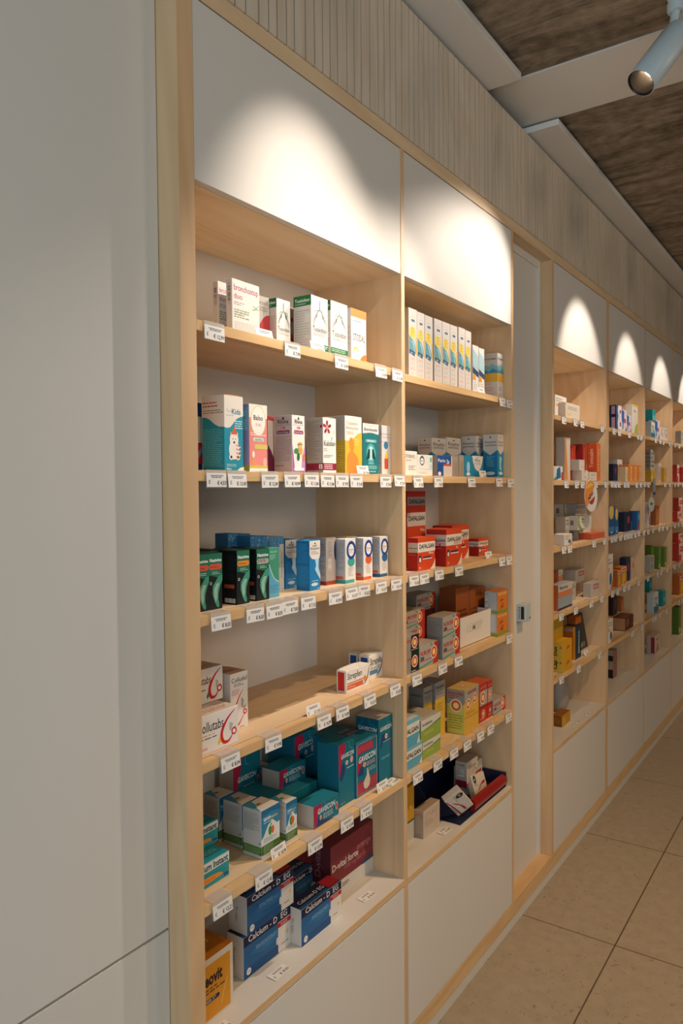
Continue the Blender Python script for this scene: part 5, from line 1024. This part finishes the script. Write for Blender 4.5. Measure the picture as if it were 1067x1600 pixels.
# ---------------------------------------------------------------- shelving bays
BAYLAB = {1: 'nearest birch shelving bay, left of the picture, with a wide timber side panel', 2: 'second birch shelving bay, just left of the flush white door',
          3: 'birch shelving bay just right of the flush white door', 4: 'fourth birch shelving bay, second one right of the door', 5: 'fifth birch shelving bay, third one right of the door',
          6: 'farthest birch shelving bay, cut by the right edge of the picture', 7: 'birch shelving bay beyond the right edge of the picture'}
SIDES = {1: ((.942,.981), (1.729,1.747)), 2: (None, (2.494,2.512)), 3: ((2.912,2.935), (3.688,3.7105)), 4: ((3.7115,3.734), (4.473,4.4815)), 5: ((4.4825,4.491), (5.239,5.2475)), 6: ((5.2485,5.257), (6.0,6.0085)), 7: ((6.0095,6.018), (6.76,6.778))}
for k, (x0, x1) in BAY.items():
    o = (x0, 0, .094)
    t = empty('shelving_bay', o); tag(t, BAYLAB[k], 'shelves', 'birch shelving bays along the wall')
    for sd in SIDES[k]:
        if sd: bx('side_panel', (sd[0], 0.0, .0945), (sd[1], .304, 2.4785), W_V, t, .0008, o)
    bx('back_panel', (x0, .2885, .0945), (x1, .304, 2.4785), BACKM, t, 0, o)
    bx('top_board', (x0+.001, .001, ZB+.0005), (x1-.001, .019, ZA-.0025), WHITE_M, t, .0006, o)
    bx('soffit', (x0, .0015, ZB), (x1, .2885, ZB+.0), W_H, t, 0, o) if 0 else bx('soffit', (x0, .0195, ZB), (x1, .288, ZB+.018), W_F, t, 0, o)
    for z in LV[k][:5]:
        s = bx('shelf', (x0, .0222, z-.020), (x1, .288, z), W_H, t, 0, o)
        bx('edge_strip', (x0, 0.0, z-.020), (x1, .0205, z-.0004), W_E, s, .0006, o)
    z = LV[k][5]
    s = bx('bottom_board', (x0, .0, z-.018), (x1, .288, z), WHITE, t, 0, o)
    bx('edge_strip', (x0, -.0006, z-.0165), (x1, .0, z-.0015), W_E, s, 0, o)
    bx('base_door', (x0+.0015, .0, .0965), (x1-.0015, .018, z-.0215), WHITE, t, .0008, o)

# ---------------------------------------------------------------- track and spot lamps
q = MB(); q.box((-1.5,-.62,2.86), (8.2,-.585,2.9), TRACKM, .002); q.box((-1.5,-.608,2.8592), (8.2,-.597,2.8605), DARKM)
for x in (-1.2, .8, 3.2, 5.2, 7.8): q.box((x,-.61,2.9), (x+.03,-.595,2.906), TRACKM)
tag(q.build('ceiling_track'), 'white ceiling track that carries the white cylinder spot lamp', 'lighting track')
def spot_lamp(loc, aim, power, size, blend, label):
    """track spot: loc is the lamp opening; everything hangs from the track"""
    O = Vector(loc); a = (Vector(aim)).normalized(); L_ = .19; R = .0375
    t = empty('track_spotlight', O); tag(t, label, 'spotlight', 'spotlights on the ceiling track')
    z0 = Vector((0,0,0))
    q = MB(); q.lathe([(R-.002,.0),(R,.0015),(R,L_-.006),(R-.004,L_),(.0,L_)][::1], TRACKM, z0, -a, 40); q.build('lamp_body', t)
    q = MB(); q.lathe([(R-.002,0),(R-.004,.001),(R-.005,.012)], DARKM, z0, -a, 40); q.lathe([(R-.006,.004),(R-.012,.03),(R-.02,.048)], REFL, z0, -a, 40); q.build('reflector', t)
    q = MB(); q.lathe([(0,.047),(R-.02,.047)], GLOW, z0, -a, 24); q.build('lens', t)
    c = -a*(L_*.72); top = Vector((c.x+.005, -.6025-O.y, 2.8-O.z))
    q = MB(); e = c+Vector((0,-.0,.0)); d = top-e; q.lathe([(.011,0),(.011,d.length)], TRACKM, e, d, 20); q.build('stem', t)
    q = MB(); q.lathe([(0,0),(.019,0),(.021,.004),(.021,.02)], TRACKM, top, (0,0,1), 28); q.box((top.x-.06,top.y-.016,top.z+.02), (top.x+.06,top.y+.016,top.z+.06), TRACKM, .003); q.build('track_adapter', t)
    d = bpy.data.lights.new('spot_beam', 'SPOT'); d.energy = power; d.color = SPOT; d.spot_size = math.radians(size); d.spot_blend = blend; d.shadow_soft_size = .010
    l = bpy.data.objects.new('spot_beam', d); COL.objects.link(l); l.parent = t; l.location = a*.004
    l.rotation_euler = a.to_track_quat('-Z', 'Y').to_euler(); return t
def aim(loc, tgt): return Vector(tgt)-Vector(loc)
P0 = (2.0276,-.5341,2.6098)
spot_lamp(P0, (-.49,.395,-.778), SP[0][0], SP[0][1], SP[0][2], 'white cylinder spotlight glowing at the top right corner of the picture')
for (lx, tx, tz, pw, sz, bl), lb in zip(SPOTS, (
        'spotlight above the nearest bay, out of the picture at the top', 'spotlight aimed at the second bay, out of the picture', 'spotlight aimed at the bay right of the door, out of the picture',
        'spotlight aimed at the fourth bay, out of the picture', 'spotlight aimed at the fifth bay, out of the picture', 'spotlight aimed at the farthest bay, out of the picture')):
    loc = (lx, -.55, 2.64); spot_lamp(loc, aim(loc, (tx, 0, tz)), pw, sz, bl, lb)

# ---------------------------------------------------------------- cartons
def carton(kind, X, Y, Z, w, d, h, label, grp, rz=0):
    k, _, c = kind.partition(':')
    A = KIND[k](w, d, h, c); o = A.mb.build('medicine_box'); o.location = (X, Y, Z+.0002); o.rotation_euler = (0, 0, rz)
    tag(o, label, 'medicine box', grp)
    if k in FLAP and FLAP[k] and h > .04:
        q = MB(); n = 8; V = []; F = []; mt = ink(FLAP[k])
        for i in range(n+1):
            x = .0008+(w-.0016)*i/n; z = h+.0003+.0022*math.sin(math.pi*i/n)
            V += [(x,.0006,z), (x,d-.0006,z), (x,.0006,h-.0002), (x,d-.0006,h-.0002)]
        for i in range(n):
            a = 4*i; b = a+4; F += [(a,b,b+1,a+1), (a,a+2,b+2,b), (a+1,b+1,b+3,a+3)]
        q.faces(V, F, mt); q.build('lid_flap', o)
    return o
GRP = {}
GNAME = {'physio': 'tall white and yellow spray cartons', 'nuro': 'grey and red target cartons', 'nurok': 'grey and red target cartons', 'ring': 'white ring cartons', 'nesi': 'black and green cartons', 'shield': 'blue shield cartons',
 'bubble': 'blue bubble cartons', 'calcium': 'navy and blue cartons', 'gavinat': 'green based white cartons', 'gaviwide': 'low teal cartons', 'gavitall': 'tall teal cartons', 'redw': 'red and white cartons', 'greenb': 'olive green cartons',
 'tussi': 'branching lungs cartons', 'leaf': 'leaf cartons', 'orangeb': 'orange cartons', 'redbox': 'dark red cartons', 'wave': 'wave cartons', 'broncho': 'magenta lettered cartons', 'dafforte': 'red orange cartons', 'physios': 'short blue cartons',
 'redox': 'orange and green cartons', 'green': 'lime green cartons', 'dafblue': 'light blue cartons', 'yelgrey': 'yellow and grey cartons', 'nuror': 'red target cartons', 'strepsils': 'blue ended lozenge cartons', 'instant': 'teal and orange cartons', 'barc': 'white and crimson cartons',
 'colludol': 'tall white spray cartons', 'redlabel': 'red label cartons', 'smile': 'orange curve cartons', 'greyend': 'grey carton ends', 'redoxb': 'dark orange cartons', 'navyw': 'navy cartons', 'blueyel': 'blue and yellow cartons', 'blackw': 'black and white cartons', 'bluegrey': 'grey blue cartons', 'whitep': 'small white cartons'}
for (kind, sh, X, Y, Z, w, d, h, lab) in BOXES:
    k = kind.partition(':')[0]
    carton(kind, X, Y, Z, w, d, h, lab, GNAME.get(k))

# ---------------------------------------------------------------- price tags clipped on the shelf edges
def tag_card(price, seed, w=.0525, hh=.0265):
    q = MB(); q.box((-w/2,-.0006,-hh), (w/2,0,0), CARD)
    r = random.Random(seed); e = -.0008
    def rc(x0, z0, x1, z1, m_): q.poly([(x0,e,z0),(x1,e,z0),(x1,e,z1),(x0,e,z1)], m_)
    for j, zz in enumerate((-.0062, -.0092)):
        x = -w*(.3-.05*j)
        while x < w*(.28-.04*j): l = r.uniform(.002,.006); rc(x, zz, x+l, zz+.0019, GREYP); x += l+.0009
    if price:
        V, F, tw, th = glyphs('€ '+price, .02); s = .0105; x0 = w*.46-tw*s*.84
        q.faces([(x0+a*s*.84, e, -.0225+b*s) for a, b in V], F, SIGN)
    else:
        for j in range(5): rc(-w*.02+j*w*.09, -.0215, w*.04+j*w*.09, -.0150, GREYP)
    if not price: return q
    rc(-w*.4, -.0205, -w*.37, -.0135, GREYP); rc(-w*.37, -.0135, -w*.31, -.0145, GREYP); rc(-w*.37, -.0205, -w*.31, -.0195, GREYP); rc(-w*.4, -.0175, -w*.33, -.0165, GREYP)
    return q
def clip_mesh(w=.0525):
    q = MB(); t = .0005
    q.box((-w/2,-.0030,.0006), (w/2,.024,.0011), CLEAR); q.box((-w/2,-.0030,-.0330), (w/2,-.0025,.0011), CLEAR); return q
ORD = ['first', 'second', 'third', 'fourth', 'fifth', 'sixth', 'seventh', 'eighth', 'ninth', 'tenth']
SHN = ['top shelf', 'second shelf', 'third shelf', 'fourth shelf', 'fifth shelf', 'bottom board']
BYN = {1: 'nearest bay', 2: 'second bay', 3: 'bay right of the door', 4: 'fourth bay', 5: 'fifth bay', 6: 'farthest bay'}
proto = None; bykey = {}
for sh, X, pr_ in TAGS: bykey.setdefault(sh, []).append((X, pr_))
ti = 0
for sh, L_ in sorted(bykey.items()):
    b, s = int(sh[1]), int(sh[3]); z = LV[b][s-1]; L_.sort()
    for n, (X, pr_) in enumerate(L_):
        ti += 1; r = random.Random(ti); t = empty('price_tag', (X, 0, z)); dz = r.uniform(-.0016,.0014)
        tag(t, '%s price tag from left on %s edge, %s' % (ORD[n], SHN[s-1], BYN[b]), 'price tag', 'price tags on the shelf edges')
        if proto is None: proto = clip_mesh().build('holder', t)
        else: c = proto.copy(); COL.objects.link(c); c.parent = t
        c = tag_card(pr_, ti).build('card', t); c.location = (0, -.0032, -.0055+dz); c.rotation_euler = (math.radians(r.uniform(-7,-1)), math.radians(r.uniform(-1.2,1.2)), 0)
        c['label'] = 'white printed card'
# cards standing on or lying on the boards
def loose_card(X, Y, Z, price, label, rx=-70, rz=0):
    o = tag_card(price, int(X*1000)).build('price_card'); o.location = (X, Y, Z); o.rotation_euler = (math.radians(rx), 0, math.radians(rz)); tag(o, label, 'price card', 'loose price cards')
loose_card(1.345, .017, 1.070+.021, '5,83', 'price card standing at the front of the half empty shelf', -12)
loose_card(1.215, .016, .797+.021, '18,99', 'price card leaning before the foremost green based white carton', -12, 3)
loose_card(1.635, .013, .797+.022, '21,99', 'price card leaning before the crimson striped teal carton', -12)
loose_card(1.69, .028, .797+.0016, '24,50', 'price card lying flat by the tallest teal carton', -88, 8)
loose_card(1.56, .018, 1.618+.021, '9,90', 'price card leaning between the torso carton and the lungs carton', -12)
loose_card(1.19, .018, 1.895+.019, '', 'price card leaning before the foremost magenta lettered carton', -12)
loose_card(1.375, .018, 1.895+.021, '', 'price card leaning before the largest lungs carton', -12)
loose_card(2.27, .016, 1.889+.019, '', 'price card leaning before the shorter blue spray cartons', -12)
loose_card(2.27, .012, 1.617+.021, '7,20', 'price card leaning before the low shield carton', -12)
loose_card(2.325, .016, 1.347+.021, '4,20', 'price card leaning before the smallest red orange carton', -12)
loose_card(1.235, .045, .5212+.0014, '39,95', 'price card lying on the white board before the stacked navy cartons', -89, 0)
loose_card(1.60, .05, .5212+.0014, '37,75', 'price card lying on the white board right of the lone navy carton', -89, -4)
loose_card(1.035, .030, .5212+.0014, '29,95', 'price card lying before the orange yellow carton', -89, 0)
loose_card(2.05, .055, .5192+.0014, '12,95', 'price card lying on the second bay white board', -89, 0)
loose_card(3.33, .04, .5242+.0014, '', 'price card lying on the white board right of the yellow carton', -89, 0)
loose_card(3.47, .04, .5242+.0014, '', 'farther price card lying on the same white board', -89, 0)

# ---------------------------------------------------------------- trays, leaning packs, hangers
CBW = pmat('white_cardboard', srgb('ded5ca'), .6, .3)
t = empty('cardboard_tray', (2.153,.036,1.0702)); tag(t, 'open white cardboard tray with embossed lettering, between grey red and orange cartons', 'tray')
W_, D_, H_ = .242, .07, .096
q = MB()
q.box((0,0,0), (W_,D_,.0015), CBW); q.box((0,0,0), (W_,.002,H_), CBW); q.box((0,D_-.002,0), (W_,D_,H_), CBW); q.box((W_-.002,.002,0), (W_,D_-.002,H_), CBW); q.box((0,.002,0), (.002,D_-.002,H_), CBW)
q.build('tray_box', t)
q = MB(); V, F, tw, th = glyphs('LEMSIP', .01); s_ = .12/tw; q.faces([(.05+a*s_, -.0004, .042+b*s_) for a, b in V], F, pmat('embossed_white', srgb('d2c8bc'), .35, .5)); q.build('lettering', t)

NAVY = pmat('navy_card', srgb('101a3c'), .5, .4); REDP = pmat('red_card', srgb('8f1a16'), .3, .5)
t = empty('display_tray', (2.112,.018,.5192)); tag(t, 'navy display tray with a rounded red front lip on the white board', 'tray')
q = MB(); q.box((0,.0,0), (.372,.2,.003), NAVY); q.box((.368,0,0), (.372,.2,.05), NAVY); q.box((0,.196,0), (.372,.2,.16), NAVY)
q.faces([(0.0002,.085,.003),(0.0002,.1965,.158),(.0002,.1965,.003),(.0038,.085,.003),(.0038,.1965,.158),(.0038,.1965,.003)], [(0,1,2),(3,5,4),(0,3,4,1),(2,5,3,0),(1,4,5,2)], NAVY); q.build('tray_body', t)
q = MB(); pts = []; n = 12
for i in range(n+1):
    a = math.radians(-90+180*i/n); pts.append((.014-.018*math.cos(a)*1.0+.0, .022+.022*math.sin(a)))
V = [(.105,y,z) for y, z in pts]+[(.372,y,z) for y, z in pts]; F = [(i,i+1,n+2+i,n+1+i) for i in range(n)]+[tuple(range(n+1)), tuple(range(2*n+1, n, -1))]
q.faces(V, F, REDP, False); q.build('front_lip', t)['label'] = 'glossy red rounded lip'
def a_lean(w, d, h, c):
    A = Art(w, d, h, 'd6c8ba', 'c8baac'); A.ell('F', .2, .78, .011, .013, '1c1a1e'); A.text('F', 'D', .15, .72, .1, 'd8ccc0', .12, .03)
    A.lines('F', .1, .45, .4, .6, 2, '8a7c70'); A.poly('F', [(.3,.2),(.6,.45),(.9,.5),(.95,.62),(.75,.6),(.5,.45),(.35,.3)], 'a82420'); A.poly('F', [(.1,.0),(.5,.1),(1,.15),(1,.24),(.5,.17),(.1,.06)], 'a82420'); A.text('F', 'D-CURE', .45, .02, .45, '4a3c38', .08, .02); return A
def leaning(w, d, h, loc, rot, label):
    o = a_lean(w, d, h, '').mb.build('medicine_box'); o.location = loc; o.rotation_euler = [math.radians(a) for a in rot]; tag(o, label, 'medicine box', 'white and crimson cartons')
leaning(.108, .022, .062, (2.076,.055,.598), (34.6, 42.2, -6.9), 'white carton with red swoosh tipped over at the front of the navy tray')
leaning(.105, .02, .07, (2.30,.05,.535), (-20, 8, 0), 'white carton with red swoosh leaning behind the red lip')
o = a_lean(.13, .05, .085, '').mb.build('medicine_box'); o.location = (2.345,.105,.5225); tag(o, 'white carton standing level at the right end of the navy tray', 'medicine box', 'white and crimson cartons')

# big dark pack leaning in the bay right of the door
BLK = pmat('black_card', srgb('17181f'), .45, .4)
def slant(name, pts, y0, y1, mat, label, cat):
    q = MB(); n = len(pts); V = [(x,y0,z) for x, z in pts]+[(x,y1,z) for x, z in pts]
    q.faces(V, [tuple(range(n))]+[tuple(range(2*n-1, n-1, -1))]+[(i, n+i, n+(i+1) % n, (i+1) % n) for i in range(n)], mat)
    return q
q = slant('', [(3.45,.8055),(3.655,.8055),(3.56,.985),(3.425,.985)], .075, .105, BLK, '', '')
V, F, tw, th = glyphs('LAMBERTS', .02); s_ = .13/tw
q.faces([(3.475+a*s_, .0745, .82+b*s_) for a, b in V], F, ink('b8a890'))
q.poly([(3.45,.0746,.86),(3.47,.0746,.86),(3.46,.0746,.95),(3.445,.0746,.97)], ink('9a4a2a'))
tag(q.build('display_box'), 'slanted black box leaning in the bay right of the door', 'box')
loose_card(3.46, .03, .805+.021, '', 'tilted price card at the foot of the slanted black box', -15, 0)

# clear bag of white goods and dark item in the lowest compartment right of the door
q = MB(); BAG = pmat('milky_bag', srgb('9c948a'), .5, .4)
prof = [(.0,.0),(.038,.004),(.048,.03),(.05,.075),(.043,.11),(.03,.14),(.02,.16),(.026,.175),(.0,.178)]
q.lathe(prof, BAG, (0,0,0), (0,0,1), 18); o = q.build('plastic_bag'); o.location = (3.475,.16,.5245); o.scale = (1.25,.9,1.1); tag(o, 'milky plastic bag standing in the lowest compartment right of the door', 'bag')
o = Art(.05, .04, .16, '3a3c24', '2c2e1c').mb.build('dark_packet'); o.location = (3.615,.21,.5245); tag(o, 'dark green packet behind the milky plastic bag', 'packet')

# hanging shelf wobblers
def disc(cx, cz, rx, rz, y, tilt, mats, name, label, parts):
    t = empty(name, (cx, y, cz)); t.rotation_euler = (0, math.radians(tilt), math.radians(-8)); tag(t, label, 'hanging sign', 'signs hanging from the shelf edges')
    q = MB(); n = 36; ring = [(rx*math.cos(2*math.pi*k/n), rz*math.sin(2*math.pi*k/n)) for k in range(n)]
    V = [(x,-.0004,z) for x, z in ring]+[(x,.0004,z) for x, z in ring]; q.faces(V, [tuple(range(n)), tuple(range(2*n-1, n-1, -1))]+[(k, n+k, n+(k+1) % n, (k+1) % n) for k in range(n)], mats[0])
    for a0, a1, sc, mt in parts:
        pts = [(rx*sc*math.cos(math.radians(a0+(a1-a0)*k/18)), -.0007-.0001*parts.index((a0,a1,sc,mt)), rz*sc*math.sin(math.radians(a0+(a1-a0)*k/18))) for k in range(19)]; q.poly(pts, mt)
    V, F, tw, th = glyphs('NEW', .02); s_ = rx*.9/tw; q.faces([(-rx*.5+a*s_, -.0013, -rz*.1+b*s_) for a, b in V], F, SIGN)
    q.build('sign_disc', t)
    q = MB(); q.box((-.006,-.0002,rz*.9), (.006,.0002,rz*1.25+.01), CLEAR); q.build('hanger_strip', t); return t
disc(3.40, 1.543, .066, .074, -.012, -30, (ink('d8cfc6'),), 'shelf_wobbler', 'round white and orange sign hanging from the second shelf right of the door', [(20, 200, .95, ink('d8853c')), (30, 120, .8, ink('d8b84a')), (200, 330, .55, ink('a83c2c'))])
disc(4.60, 1.48, .05, .045, -.012, 0, (ink('b0aca0'),), 'shelf_wobbler', 'oval grey green sign hanging lower in the fifth bay', [(0, 360, .85, ink('c8c4b4'))])
t = empty('shelf_wobbler', (4.67,-.012,1.59)); tag(t, 'narrow silver blue flag hanging above the oval sign in the fifth bay', 'hanging sign', 'signs hanging from the shelf edges')
q = MB(); q.box((-.03,-.0006,-.04), (.03,.0006,.04), pmat('silver_foil', srgb('b8c4cc'), .2, .5, .6)); q.box((-.03,-.001,-.055), (.03,.001,-.04), ink('22406a')); q.build('sign_flag', t)
